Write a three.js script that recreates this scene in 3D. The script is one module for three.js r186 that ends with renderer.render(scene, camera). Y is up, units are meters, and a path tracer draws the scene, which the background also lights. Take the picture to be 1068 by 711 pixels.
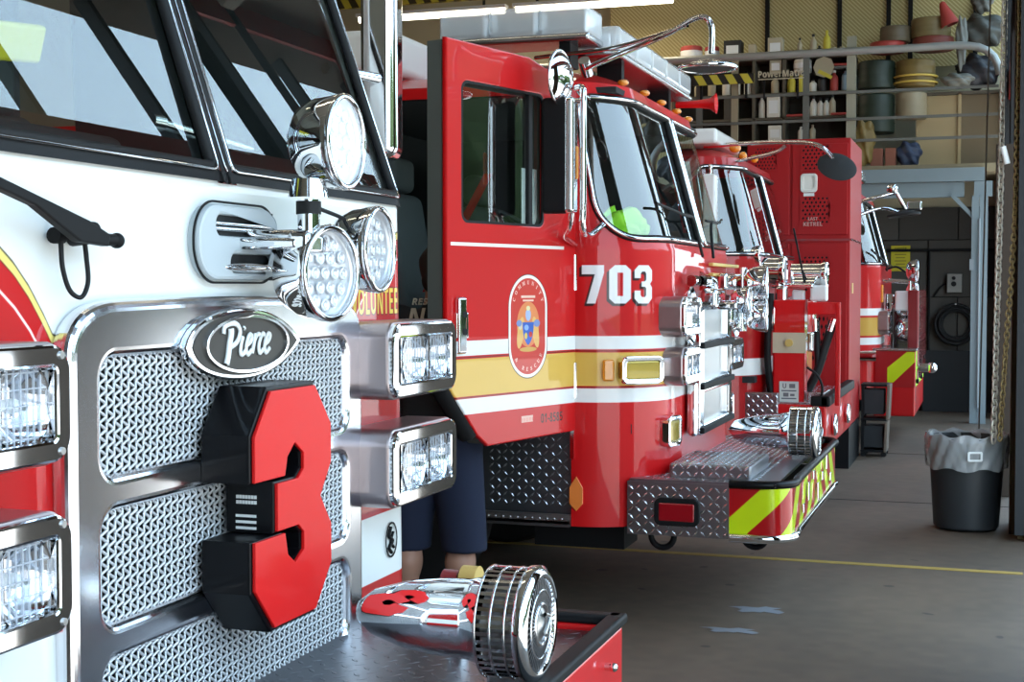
import * as THREE from 'three';
import { RoundedBoxGeometry } from 'three/addons/geometries/RoundedBoxGeometry.js';
import { mergeGeometries } from 'three/addons/utils/BufferGeometryUtils.js';
import { TextGeometry } from 'three/addons/geometries/TextGeometry.js';
import { FontLoader } from 'three/addons/loaders/FontLoader.js';
import { MarchingCubes } from 'three/addons/objects/MarchingCubes.js';
import { RectAreaLightUniformsLib } from 'three/addons/lights/RectAreaLightUniformsLib.js';

RectAreaLightUniformsLib.init();
const scene = new THREE.Scene();
const renderer = new THREE.WebGLRenderer({ antialias: true });
renderer.toneMapping = THREE.LinearToneMapping;
renderer.toneMappingExposure = 0.7;
renderer.shadowMap.enabled = true;

// camera: 1.72 m above the floor, just inside the bay-door line, looking along the row of trucks
const FOCAL = 1478;
const camera = new THREE.PerspectiveCamera(2 * Math.atan(711 / 2 / FOCAL) * 180 / Math.PI, 1068 / 711, 0.05, 400);
camera.position.set(0, 1.72, 0);
{
  const yaw = Math.atan(496 / FOCAL), pitch = Math.atan(55 / FOCAL);
  camera.lookAt(-Math.sin(yaw) * Math.cos(pitch), 1.72 - Math.sin(pitch), -Math.cos(yaw) * Math.cos(pitch));
}
scene.add(camera);

// sky and sun: the bay doors (towards +X) stand open, the sun runs almost along the facade
const SUN = new THREE.Vector3(0.02, 0.80, 0.60).normalize();
{
  const w = 64, h = 64, d = new Float32Array(w * h * 4);  // clear, slightly hazy sky: paler towards the horizon
  for (let y = 0; y < h; y++) for (let x = 0; x < w; x++) {
    const el = Math.max(0, ((y + 0.5) / h - 0.5) * Math.PI), k = Math.pow(Math.sin(el), 0.55), i = 4 * (y * w + x);
    d[i] = 5.6 + (2.9 - 5.6) * k; d[i + 1] = 6.7 + (4.7 - 6.7) * k; d[i + 2] = 7.1 + (6.6 - 7.1) * k; d[i + 3] = 1;
  }
  const t = new THREE.DataTexture(d, w, h, THREE.RGBAFormat, THREE.FloatType); t.mapping = THREE.EquirectangularReflectionMapping; t.magFilter = THREE.LinearFilter; t.needsUpdate = true;
  scene.background = t; scene.environment = t;
}
const sun = new THREE.DirectionalLight(0xfff0da, 24);
sun.position.copy(SUN).multiplyScalar(60);
sun.castShadow = true;
sun.shadow.mapSize.set(4096, 4096);
Object.assign(sun.shadow.camera, { left: -40, right: 40, top: 40, bottom: -40, near: 1, far: 160 });
scene.add(sun, sun.target);

// ---------- helpers ----------
let seed = 7;
const rnd = () => { seed = (seed * 16807) % 2147483647; return seed / 2147483647; };
const V = (x, y, z) => new THREE.Vector3(x, y, z);
const font = await new FontLoader().loadAsync('fonts/droid/droid_sans_bold.typeface.json');
function pose(g, p = [0, 0, 0], r = [0, 0, 0]) {
  if (r[0] || r[1] || r[2]) g.applyMatrix4(new THREE.Matrix4().makeRotationFromEuler(new THREE.Euler(r[0], r[1], r[2])));
  g.translate(p[0], p[1], p[2]); return g;
}
const bx = (w, h, d, p, r) => pose(new THREE.BoxGeometry(w, h, d), p, r);
const rb = (w, h, d, rad, p, r, seg = 2) => pose(new RoundedBoxGeometry(w, h, d, seg, Math.min(rad, w / 2.01, h / 2.01, d / 2.01)), p, r);
const cy = (r1, r2, h, p, r, seg = 28) => pose(new THREE.CylinderGeometry(r1, r2, h, seg), p, r);
const XR = [0, 0, -Math.PI / 2];                         // turns +Y into +X
const ZR = [Math.PI / 2, 0, 0];                          // turns +Y into +Z
const lt = (prof, p, r, seg = 40) => pose(new THREE.LatheGeometry(prof.map(([a, b]) => new THREE.Vector2(a, b)), seg), p, r);
const to = (R, t, p, r, a = 12, b = 40, arc = Math.PI * 2) => pose(new THREE.TorusGeometry(R, t, a, b, arc), p, r);
const sp = (r, p, s = [1, 1, 1], a = 20, b = 14) => { const g = new THREE.SphereGeometry(r, a, b); g.scale(...s); return pose(g, p); };
function tb(pts, r, closed = false, seg = 0, rs = 8) {
  const c = new THREE.CatmullRomCurve3(pts.map((q) => V(...q)), closed, 'centripetal');
  return new THREE.TubeGeometry(c, seg || pts.length * 8, r, rs, closed);
}
function bar(a, b, r, rs = 10) {                         // straight round bar with ends
  const A = V(...a), B = V(...b), d = B.clone().sub(A), g = new THREE.CylinderGeometry(r, r, d.length(), rs);
  g.applyQuaternion(new THREE.Quaternion().setFromUnitVectors(V(0, 1, 0), d.clone().normalize()));
  const m = A.add(B).multiplyScalar(0.5); g.translate(m.x, m.y, m.z); return g;
}
function rrect(w, h, r, S = THREE.Shape) {               // rounded rectangle outline about the origin
  const s = new S(), x = -w / 2, y = -h / 2;
  s.moveTo(x + r, y); s.lineTo(x + w - r, y); s.absarc(x + w - r, y + r, r, -Math.PI / 2, 0);
  s.lineTo(x + w, y + h - r); s.absarc(x + w - r, y + h - r, r, 0, Math.PI / 2);
  s.lineTo(x + r, y + h); s.absarc(x + r, y + h - r, r, Math.PI / 2, Math.PI);
  s.lineTo(x, y + r); s.absarc(x + r, y + r, r, Math.PI, Math.PI * 1.5); return s;
}
function poly(pts) { const s = new THREE.Shape(); pts.forEach(([x, y], i) => i ? s.lineTo(x, y) : s.moveTo(x, y)); s.closePath(); return s; }
// shape in (a, y) with a running to the viewer's right when one looks along -X: extruded along +X
function ex(shape, depth, bevel = 0, p = [0, 0, 0], face = 'x', cs = 10) {
  const g = new THREE.ExtrudeGeometry(shape, { depth, bevelEnabled: bevel > 0, bevelSize: bevel, bevelThickness: bevel, bevelSegments: 2, curveSegments: cs });
  if (face === 'x') g.applyMatrix4(new THREE.Matrix4().makeBasis(V(0, 0, -1), V(0, 1, 0), V(1, 0, 0)));
  return pose(g, p);
}
function frameShape(w, h, r, t, ri) { const s = rrect(w, h, r); s.holes.push(rrect(w - 2 * t, h - 2 * t, ri ?? Math.max(r - t, 0.004), THREE.Path)); return s; }
function txt(s, size, depth, p, face = 'x', sx = 1, f = font) {
  const g = new TextGeometry(s, { font: f, size, depth, curveSegments: 4, bevelEnabled: false });
  g.computeBoundingBox(); const b = g.boundingBox; g.translate(-(b.min.x + b.max.x) / 2, -(b.min.y + b.max.y) / 2, 0); g.scale(sx, 1, 1);
  if (face === 'x') g.applyMatrix4(new THREE.Matrix4().makeBasis(V(0, 0, -1), V(0, 1, 0), V(1, 0, 0)));
  return pose(g, p);
}
function uvMetres(g) {
  const P = g.attributes.position, N = g.attributes.normal, u = new Float32Array(P.count * 2);
  for (let i = 0; i < P.count; i++) {
    const ax = Math.abs(N.getX(i)), ay = Math.abs(N.getY(i)), az = Math.abs(N.getZ(i));
    if (ay >= ax && ay >= az) { u[2 * i] = P.getX(i); u[2 * i + 1] = P.getZ(i); }
    else if (ax >= az) { u[2 * i] = P.getZ(i); u[2 * i + 1] = P.getY(i); }
    else { u[2 * i] = P.getX(i); u[2 * i + 1] = P.getY(i); }
  }
  g.setAttribute('uv', new THREE.BufferAttribute(u, 2));
}
function merge(list) {
  const out = (Array.isArray(list) ? list : [list]).flat().map((g) => {
    const h = g.index ? g.toNonIndexed() : g;
    if (!h.attributes.normal) h.computeVertexNormals();
    if (!h.attributes.uv) h.setAttribute('uv', new THREE.BufferAttribute(new Float32Array(h.attributes.position.count * 2), 2));
    for (const k of Object.keys(h.attributes)) if (!['position', 'normal', 'uv'].includes(k)) h.deleteAttribute(k);
    h.morphAttributes = {}; h.clearGroups(); return h;
  });
  return out.length > 1 ? mergeGeometries(out) : out[0];
}
const names = {};
const numbered = (n) => { const k = names[n] = (names[n] ?? -1) + 1; return k ? n + '_' + String(k).padStart(3, '0') : n; };
function mesh(name, geos, mat, parent, label) {          // a part
  const g = merge(geos); if (mat.userData.metres) uvMetres(g);
  const m = new THREE.Mesh(g, mat); m.name = name; m.castShadow = m.receiveShadow = true;
  if (label) m.userData.label = label;
  parent.add(m); return m;
}
function tag(o, label, category, group) { Object.assign(o.userData, { label, category }); if (group) o.userData.group = group; return o; }
function thing(name, label, category, p = [0, 0, 0], turn = 0, group) {
  const o = new THREE.Group(); o.name = numbered(name); o.position.set(...p); o.rotation.y = turn; scene.add(o); return tag(o, label, category, group);
}
function single(name, geos, mat, label, category, group) { return tag(mesh(numbered(name), geos, mat, scene), label, category, group); }
function struct(name, geos, mat, parent = scene) { const m = mesh(name, geos, mat, parent); if (parent === scene) m.userData.kind = 'structure'; return m; }
function canvas(w, h, draw, srgb = true) {
  const c = document.createElement('canvas'); c.width = w; c.height = h; draw(c.getContext('2d'), w, h);
  const t = new THREE.CanvasTexture(c); if (srgb) t.colorSpace = THREE.SRGBColorSpace; t.anisotropy = 8; return t;
}
function field(n, f) {                                    // grey DataTexture from f(u, v) in 0..1, tiling
  const d = new Uint8Array(n * n * 4);
  for (let y = 0; y < n; y++) for (let x = 0; x < n; x++) { const v = Math.max(0, Math.min(255, f(x / n, y / n) * 255)), i = (y * n + x) * 4; d[i] = d[i + 1] = d[i + 2] = v; d[i + 3] = 255; }
  const t = new THREE.DataTexture(d, n, n); t.wrapS = t.wrapT = THREE.RepeatWrapping; t.magFilter = THREE.LinearFilter; t.minFilter = THREE.LinearMipmapLinearFilter; t.generateMipmaps = true; t.needsUpdate = true; return t;
}
const hash = (x, y) => { const s = Math.sin(x * 127.1 + y * 311.7) * 43758.5453; return s - Math.floor(s); };
function tnoise(u, v, p) {                                // value noise, tiles with p cells
  const x = u * p, y = v * p, i = Math.floor(x), j = Math.floor(y), a = x - i, b = y - j, s = a * a * (3 - 2 * a), t = b * b * (3 - 2 * b), h = (k, l) => hash(((k % p) + p) % p, ((l % p) + p) % p);
  return (h(i, j) * (1 - s) + h(i + 1, j) * s) * (1 - t) + (h(i, j + 1) * (1 - s) + h(i + 1, j + 1) * s) * t;
}
const fbm = (u, v, p) => 0.5 * tnoise(u, v, p) + 0.27 * tnoise(u, v, p * 2) + 0.15 * tnoise(u, v, p * 4) + 0.08 * tnoise(u, v, p * 8);

// ---------- materials ----------
const std = (o) => new THREE.MeshStandardMaterial(o), phy = (o) => new THREE.MeshPhysicalMaterial(o), lin = (r, g, b) => new THREE.Color().setRGB(r, g, b);
const RED = lin(0.62, 0.003, 0.005);
const M = {
  red: phy({ color: RED, roughness: 0.5, specularIntensity: 0.5, clearcoat: 0.6, clearcoatRoughness: 0.02 }),
  darkred: phy({ color: lin(0.26, 0.008, 0.012), roughness: 0.4, clearcoat: 1, clearcoatRoughness: 0.05 }),
  white: phy({ color: lin(0.8, 0.82, 0.82), roughness: 0.4, clearcoat: 1, clearcoatRoughness: 0.03 }),
  chrome: std({ color: lin(0.82, 0.82, 0.83), metalness: 1, roughness: 0.045 }),
  satin: std({ color: lin(0.6, 0.6, 0.62), metalness: 1, roughness: 0.2 }),
  steel: std({ color: lin(0.5, 0.5, 0.5), metalness: 1, roughness: 0.32 }),
  wire: std({ color: lin(0.66, 0.67, 0.69), metalness: 0.5, roughness: 0.36 }),
  black: phy({ color: lin(0.008, 0.008, 0.009), roughness: 0.55, specularIntensity: 0.35 }),
  rubber: phy({ color: lin(0.011, 0.011, 0.012), roughness: 0.55, specularIntensity: 0.5 }),
  gloss: phy({ color: lin(0.003, 0.003, 0.004), roughness: 0.4, specularIntensity: 0.3, clearcoat: 0.12, clearcoatRoughness: 0.05 }),
  dark: std({ color: lin(0.02, 0.021, 0.023), roughness: 0.85 }),
  seat: std({ color: lin(0.06, 0.068, 0.068), roughness: 0.8 }),
  seal: std({ color: lin(0.085, 0.095, 0.085), roughness: 0.7 }),
  glass: phy({ color: lin(0.86, 0.95, 0.92), roughness: 0, transmission: 1, thickness: 0, ior: 2.1, specularIntensity: 1 }),
  clear: phy({ color: lin(0.96, 0.98, 0.98), roughness: 0, transmission: 1, thickness: 0, ior: 1.5 }),
  lens: phy({ color: lin(0.97, 0.98, 1), roughness: 0.02, transmission: 1, thickness: 0, ior: 1.5 }),
  amber: phy({ color: lin(0.75, 0.26, 0.012), roughness: 0.12, clearcoat: 1 }),
  yellowlens: phy({ color: lin(0.34, 0.25, 0.03), roughness: 0.1, clearcoat: 0.6, metalness: 0.5 }),
  redlens: phy({ color: lin(0.34, 0.006, 0.012), roughness: 0.12, clearcoat: 1 }),
  gold: std({ color: lin(0.62, 0.42, 0.12), roughness: 0.5 }),
  hivis: std({ color: lin(0.45, 0.85, 0.05), roughness: 0.75 }),
  paper: std({ color: lin(0.8, 0.82, 0.82), roughness: 0.7 }),
  blind: std({ color: lin(0.75, 0.73, 0.68), roughness: 0.6 }),
};
// diamond plate: raised lozenges, alternating at plus and minus 45 degrees
const plateH = field(256, (u, v) => {
  let best = 0;
  for (let k = 0; k < 2; k++) for (let i = -1; i <= 2; i++) for (let j = -1; j <= 2; j++) {
    const cx = (i + 0.25 + 0.5 * k) , cyy = (j + 0.25 + 0.5 * k); if (cx > 1.3 || cyy > 1.3) continue;
    const dx = u - cx, dy = v - cyy, a = k ? 1 : -1, p = (dx + a * dy) * 0.7071, q = (dx - a * dy) * 0.7071, e = Math.abs(p) / 0.29, w = Math.abs(q) / (0.085 * Math.max(0.05, 1 - e * e));
    if (e < 1 && w < 1) best = Math.max(best, Math.min(1, (1 - w) * 2.2) * Math.min(1, (1 - e) * 3));
  }
  return best;
});
// raised lozenges of tread plate as geometry, on a w x h field in the XY plane facing +Z
function tread(w, h, pitch = 0.037) {
  const base = new THREE.OctahedronGeometry(1, 0); base.scale(pitch * 0.52, pitch * 0.15, 0.0035); const out = [];
  for (let i = 0; i * pitch < w - pitch * 0.3; i++) for (let j = 0; j * pitch < h - pitch * 0.3; j++) out.push(pose(base.clone(), [-w / 2 + pitch * (i + 0.5), -h / 2 + pitch * (j + 0.5), 0], [0, 0, (i + j) % 2 ? 0.785 : -0.785]));
  return out;
}
const tex = (t, sx, sy = sx) => { const c = t.clone(); c.repeat.set(sx, sy); c.needsUpdate = true; return c; };
M.plate = std({ color: lin(0.62, 0.63, 0.66), metalness: 1, roughness: 0.24, bumpMap: tex(plateH, 1 / 0.07), bumpScale: 0.004 });
M.plate.userData.metres = true;
M.sheet = std({ color: lin(0.36, 0.37, 0.4), metalness: 1, roughness: 0.3 });
M.lozenge = std({ color: lin(0.86, 0.87, 0.9), metalness: 1, roughness: 0.2 });

// ---------- building ----------
const X0 = -13, X1 = 0.26, XW = 0.62, Z0 = 3.2, Z1 = -20.8, CEIL = 6.4;
{
  const nz = field(512, (u, v) => fbm(u, v, 5));
  const floorTex = canvas(1024, 1024, (c, W, H) => {
    const im = c.createImageData(W, H);
    for (let y = 0; y < H; y++) for (let x = 0; x < W; x++) { const u = x / W, v = y / H, n = fbm(u, v, 4), m = tnoise(u, v, 97), q = 0.72 + 0.42 * n + 0.1 * (m - 0.5), i = 4 * (y * W + x); im.data[i] = 104 * q; im.data[i + 1] = 87 * q; im.data[i + 2] = 72 * q; im.data[i + 3] = 255; }
    c.putImageData(im, 0, 0);
    c.fillStyle = 'rgba(35,28,24,0.5)'; let s = 5; for (let k = 0; k < 60; k++) { s = (s * 16807) % 2147483647; const a = s / 2147483647; s = (s * 16807) % 2147483647; const b = s / 2147483647; c.beginPath(); c.ellipse(a * W, b * H, 2 + 5 * ((k * 7) % 5) / 5, 2 + ((k * 3) % 4), a * 6, 0, 7); c.fill(); }
  });
  floorTex.wrapS = floorTex.wrapT = THREE.RepeatWrapping; floorTex.repeat.set(1 / 6.3, 1 / 6.3);
  const rough = tex(field(256, (u, v) => 0.72 + 0.28 * fbm(u, v, 4)), 1 / 4.1);
  M.floor = phy({ map: floorTex, roughness: 0.8, roughnessMap: rough, clearcoat: 0.06, clearcoatRoughness: 0.4 }); M.floor.userData.metres = true;
  struct('floor', [bx(XW - X0, 0.3, Z0 - Z1, [(X0 + XW) / 2, -0.15, (Z0 + Z1) / 2])], M.floor);
  // joints and painted lines, thin coats on the slab
  const line = std({ color: lin(0.36, 0.23, 0.05), roughness: 0.8 });
  const st = (n, g, m) => struct(n, g, m);
  st('floor_marking_1', [bx(6, 0.004, 0.065, [-2.78, 0.002, -9.02])], line);
  const crackM = std({ color: lin(0.02, 0.017, 0.014), roughness: 0.9 });
  st('floor_joint_1', [bx(12, 0.003, 0.012, [-5.7, 0.0015, -11.75]), bx(12, 0.003, 0.012, [-5.7, 0.0015, -15.2]), bx(12, 0.003, 0.012, [-5.7, 0.0015, -5.8])], crackM);
  const scuff = std({ color: lin(0.24, 0.24, 0.26), roughness: 0.8 });
  const blot = (x, z, a, b) => { const s = new THREE.Shape(); for (let i = 0; i <= 22; i++) { const t = i / 22 * Math.PI * 2, k = 1 + 0.3 * Math.sin(i * 5.1) + 0.2 * Math.sin(i * 2.7); i ? s.lineTo(a * k * Math.cos(t), b * k * Math.sin(t)) : s.moveTo(a * k, 0); } const g = new THREE.ShapeGeometry(s); g.rotateX(-Math.PI / 2); return pose(g, [x, 0.003, z]); };
  st('floor_scuff_1', [blot(-1.14, -7.55, 0.13, 0.07)], scuff); st('floor_scuff_2', [blot(-1.2, -7.05, 0.13, 0.05)], scuff); 
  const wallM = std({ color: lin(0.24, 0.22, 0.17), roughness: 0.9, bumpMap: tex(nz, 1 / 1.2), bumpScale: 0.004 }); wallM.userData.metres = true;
  const creamM = std({ color: lin(0.58, 0.52, 0.36), roughness: 0.8 }), ceilM = std({ color: lin(0.30, 0.28, 0.24), roughness: 0.9 });
  struct('wall_rear', [bx(0.3, CEIL, Z0 - Z1, [X0 - 0.15, CEIL / 2, (Z0 + Z1) / 2])], wallM);
  struct('wall_near', [bx(XW - X0 + 0.3, CEIL, 0.3, [(X0 + XW) / 2, CEIL / 2, Z0 + 0.15])], wallM);
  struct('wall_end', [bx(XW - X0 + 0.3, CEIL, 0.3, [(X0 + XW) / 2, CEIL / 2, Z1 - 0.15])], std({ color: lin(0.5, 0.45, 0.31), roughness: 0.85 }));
  struct('ceiling', [bx(XW - X0 + 0.3, 0.25, Z0 - Z1 + 0.6, [(X0 + XW) / 2, CEIL + 0.125, (Z0 + Z1) / 2])], ceilM);
  // front wall with four bay openings, open doors
  const bays = [[-5.35, 1.2], [-10.15, -6.25], [-14.5, -10.95], [-19.6, -15.4]], head = 4.15, TOP = 6.1;
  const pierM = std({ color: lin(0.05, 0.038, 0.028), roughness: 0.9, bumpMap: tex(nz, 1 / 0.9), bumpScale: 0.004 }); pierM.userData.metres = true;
  let z = Z0; const piers = [];
  for (const [a, b] of [...bays].sort((p, q) => q[1] - p[1])) { piers.push([b, z]); z = a; } piers.push([Z1, z]);
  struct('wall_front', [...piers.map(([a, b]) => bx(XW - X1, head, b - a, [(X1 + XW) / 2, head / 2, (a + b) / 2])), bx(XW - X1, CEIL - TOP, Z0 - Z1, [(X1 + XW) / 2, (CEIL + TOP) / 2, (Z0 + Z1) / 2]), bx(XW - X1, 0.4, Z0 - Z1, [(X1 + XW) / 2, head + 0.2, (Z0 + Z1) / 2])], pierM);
  const lights = [[-5.8, 3.2], [-10.55, -5.8], [-14.95, -10.55], [-20.8, -14.95]];
  lights.forEach(([a, b], i) => {                          // glazed lights over each door
    const w = new THREE.Group(); w.name = 'window_' + (i + 1); w.userData.kind = 'structure'; scene.add(w); const n = 3, ym = (head + 0.4 + TOP) / 2, hh = TOP - head - 0.4;
    for (let k = 0; k < n; k++) mesh('pane', [pose(new THREE.PlaneGeometry((b - a) / n, hh), [X1 + 0.2, ym, a + (b - a) * (k + 0.5) / n], [0, Math.PI / 2, 0])], M.clear, w);
    for (let k = 0; k <= n; k++) mesh('mullion', [bx(0.1, hh, k % n ? 0.07 : 0.16, [X1 + 0.2, ym, a + (b - a) * k / n])], M.dark, w);
  });
  // sectional doors raised under the ceiling on their tracks
  const doorM = std({ color: lin(0.5, 0.5, 0.5), roughness: 0.6 });
  bays.forEach(([a, b], i) => {
    const d = new THREE.Group(); d.name = 'door_' + (i + 1); d.userData.kind = 'structure'; scene.add(d);
    for (let k = 0; k < 5; k++) if (!k) mesh('panel_roll', [cy(0.17, 0.17, b - a - 0.1, [XW + 0.18, head + 0.2, (a + b) / 2], ZR, 24)], doorM, d);
    for (const q of [a, b]) mesh('track', [bx(0.06, CEIL - 0.1, 0.05, [X1 - 0.04, CEIL / 2, q])], M.dark, d);
  });
  // timber post against the front wall beside the bin
  const postTex = canvas(64, 1024, (c, W, H) => { for (let x = 0; x < W; x++) { const q = 0.8 + 0.3 * hash(x, 3) ; c.fillStyle = `rgb(${62 * q},${48 * q},${30 * q})`; c.fillRect(x, 0, 1, H); } });
  struct('trim_1', [rb(0.09, 4.3, 0.2, 0.008, [0.205, 2.15, -10.55])], std({ map: postTex, roughness: 0.8 }));
  struct('trim_2', [rb(0.05, 4.3, 0.06, 0.006, [0.235, 2.15, -10.28])], std({ color: lin(0.11, 0.08, 0.03), roughness: 0.7 }));
  struct('trim_3', [rb(0.14, 2.9, 0.16, 0.008, [0.12, 1.45, -12.4])], std({ color: lin(0.05, 0.035, 0.025), roughness: 0.9 }));
  // mezzanine at the far end
  const grey = std({ color: lin(0.17, 0.215, 0.235), roughness: 0.6 });
  struct('mezzanine_slab', [bx(13.2, 0.1, 1.75, [X0 + 6.6, 3.26, -19.92])], std({ color: lin(0.25, 0.2, 0.12), roughness: 0.8 }));
  struct('beam_1', [bx(12.95, 0.17, 0.14, [X0 + 6.47, 3.165, -19.0])], grey); struct('beam_2', [bx(12.7, 0.19, 0.1, [X0 + 6.35, 2.98, -19.06])], grey);
  struct('beam_3', [bx(0.22, 0.19, 0.12, [-0.07, 2.98, -19.0])], grey);
  struct('column_1', [bx(0.09, 2.89, 0.16, [-0.16, 1.445, -19.0]), bx(0.1, 2.89, 0.03, [-0.06, 1.445, -18.93])], grey);
  struct('column_brace', [pose(bx(0.05, 0.42, 0.1), [-0.31, 2.76, -19.0], [0, 0, 0.75])], grey);
  struct('conduit_1', [bar([-0.11, 0.2, -18.88], [-0.11, 2.6, -18.88], 0.014), bx(0.05, 0.14, 0.03, [-0.2, 2.02, -18.9])], std({ color: lin(0.2, 0.23, 0.25), roughness: 0.6 }));
  // lower end wall, dark concrete blocks
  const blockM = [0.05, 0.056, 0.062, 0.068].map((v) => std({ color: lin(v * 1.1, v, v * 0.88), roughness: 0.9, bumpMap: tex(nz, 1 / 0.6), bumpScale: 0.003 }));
  const low = new THREE.Group(); low.name = 'wall_lower'; low.userData.kind = 'structure'; scene.add(low);
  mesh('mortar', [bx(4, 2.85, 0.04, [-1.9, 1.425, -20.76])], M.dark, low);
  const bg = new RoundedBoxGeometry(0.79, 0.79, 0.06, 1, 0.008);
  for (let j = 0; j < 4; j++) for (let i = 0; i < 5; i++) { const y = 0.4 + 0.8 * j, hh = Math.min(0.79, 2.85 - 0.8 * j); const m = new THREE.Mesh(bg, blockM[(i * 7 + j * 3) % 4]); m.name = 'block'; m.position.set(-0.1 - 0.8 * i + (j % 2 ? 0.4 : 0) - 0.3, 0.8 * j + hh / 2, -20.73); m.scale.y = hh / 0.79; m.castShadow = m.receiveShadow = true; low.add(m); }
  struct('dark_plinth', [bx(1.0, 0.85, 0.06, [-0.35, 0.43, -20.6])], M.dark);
  struct('pipe_1', [bar([-1.5, 2.25, -20.66], [0.2, 2.25, -20.66], 0.02), bar([-0.78, 0.8, -20.66], [-0.78, 2.25, -20.66], 0.016), tb([[-0.44, 1.8, -20.66], [-0.6, 1.76, -20.66], [-0.72, 1.6, -20.66]], 0.012)], M.black);
  // ceiling beams
  for (let i = 0; i < 4; i++) struct('beam_' + (i + 4), [bx(13, 0.3, 0.2, [-6.4, CEIL - 0.15, -1 - i * 4.8])], ceilM);
  // ground outside
  const apron = std({ color: lin(0.42, 0.42, 0.41), roughness: 0.9, bumpMap: tex(nz, 1 / 2), bumpScale: 0.003 }); apron.userData.metres = true;
  struct('apron', [bx(20, 0.2, 170, [XW + 10, -0.12, -30])], apron);
  struct('road', [bx(9, 0.2, 170, [XW + 24.5, -0.14, -30])], std({ color: lin(0.07, 0.07, 0.072), roughness: 0.9 }));
  const grn = std({ color: lin(0.035, 0.06, 0.018), roughness: 1 }), blobs = [];
  for (let i = 0; i < 90; i++) { const g = new THREE.IcosahedronGeometry(2.2 + 1.6 * rnd(), 2), P = g.attributes.position; for (let k = 0; k < P.count; k++) { const n = 1 + 0.12 * Math.sin(P.getX(k) * 5 + P.getY(k) * 4) * Math.cos(P.getZ(k) * 5); P.setXYZ(k, P.getX(k) * n, P.getY(k) * n, P.getZ(k) * n); } g.computeVertexNormals(); g.deleteAttribute('uv'); g.setAttribute('uv', new THREE.BufferAttribute(new Float32Array(P.count * 2), 2)); blobs.push(pose(g, [XW + 34 + 5 * rnd(), 2 + 5.5 * rnd(), 18 - i * 1.15])); }
  const tl = mesh('treeline', blobs, grn, scene); tl.userData.kind = 'stuff'; tag(tl, 'dark green line of trees across the street outside the open bay doors', 'trees');
  struct('kerb', [bx(0.4, 0.3, 170, [XW + 29, 0.0, -30])], apron);
  struct('trim_4', [bx(0.03, 0.38, Z0 - Z1, [X1 - 0.02, head + 0.2, (Z0 + Z1) / 2]), bx(0.03, CEIL - TOP, Z0 - Z1, [X1 - 0.02, (CEIL + TOP) / 2, (Z0 + Z1) / 2])], std({ color: lin(0.3, 0.02, 0.02), roughness: 0.5 }));
  const lawn = struct('lawn', [bx(60, 0.2, 170, [XW + 59, -0.13, -30])], std({ color: lin(0.06, 0.11, 0.03), roughness: 1 }));
}

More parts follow.
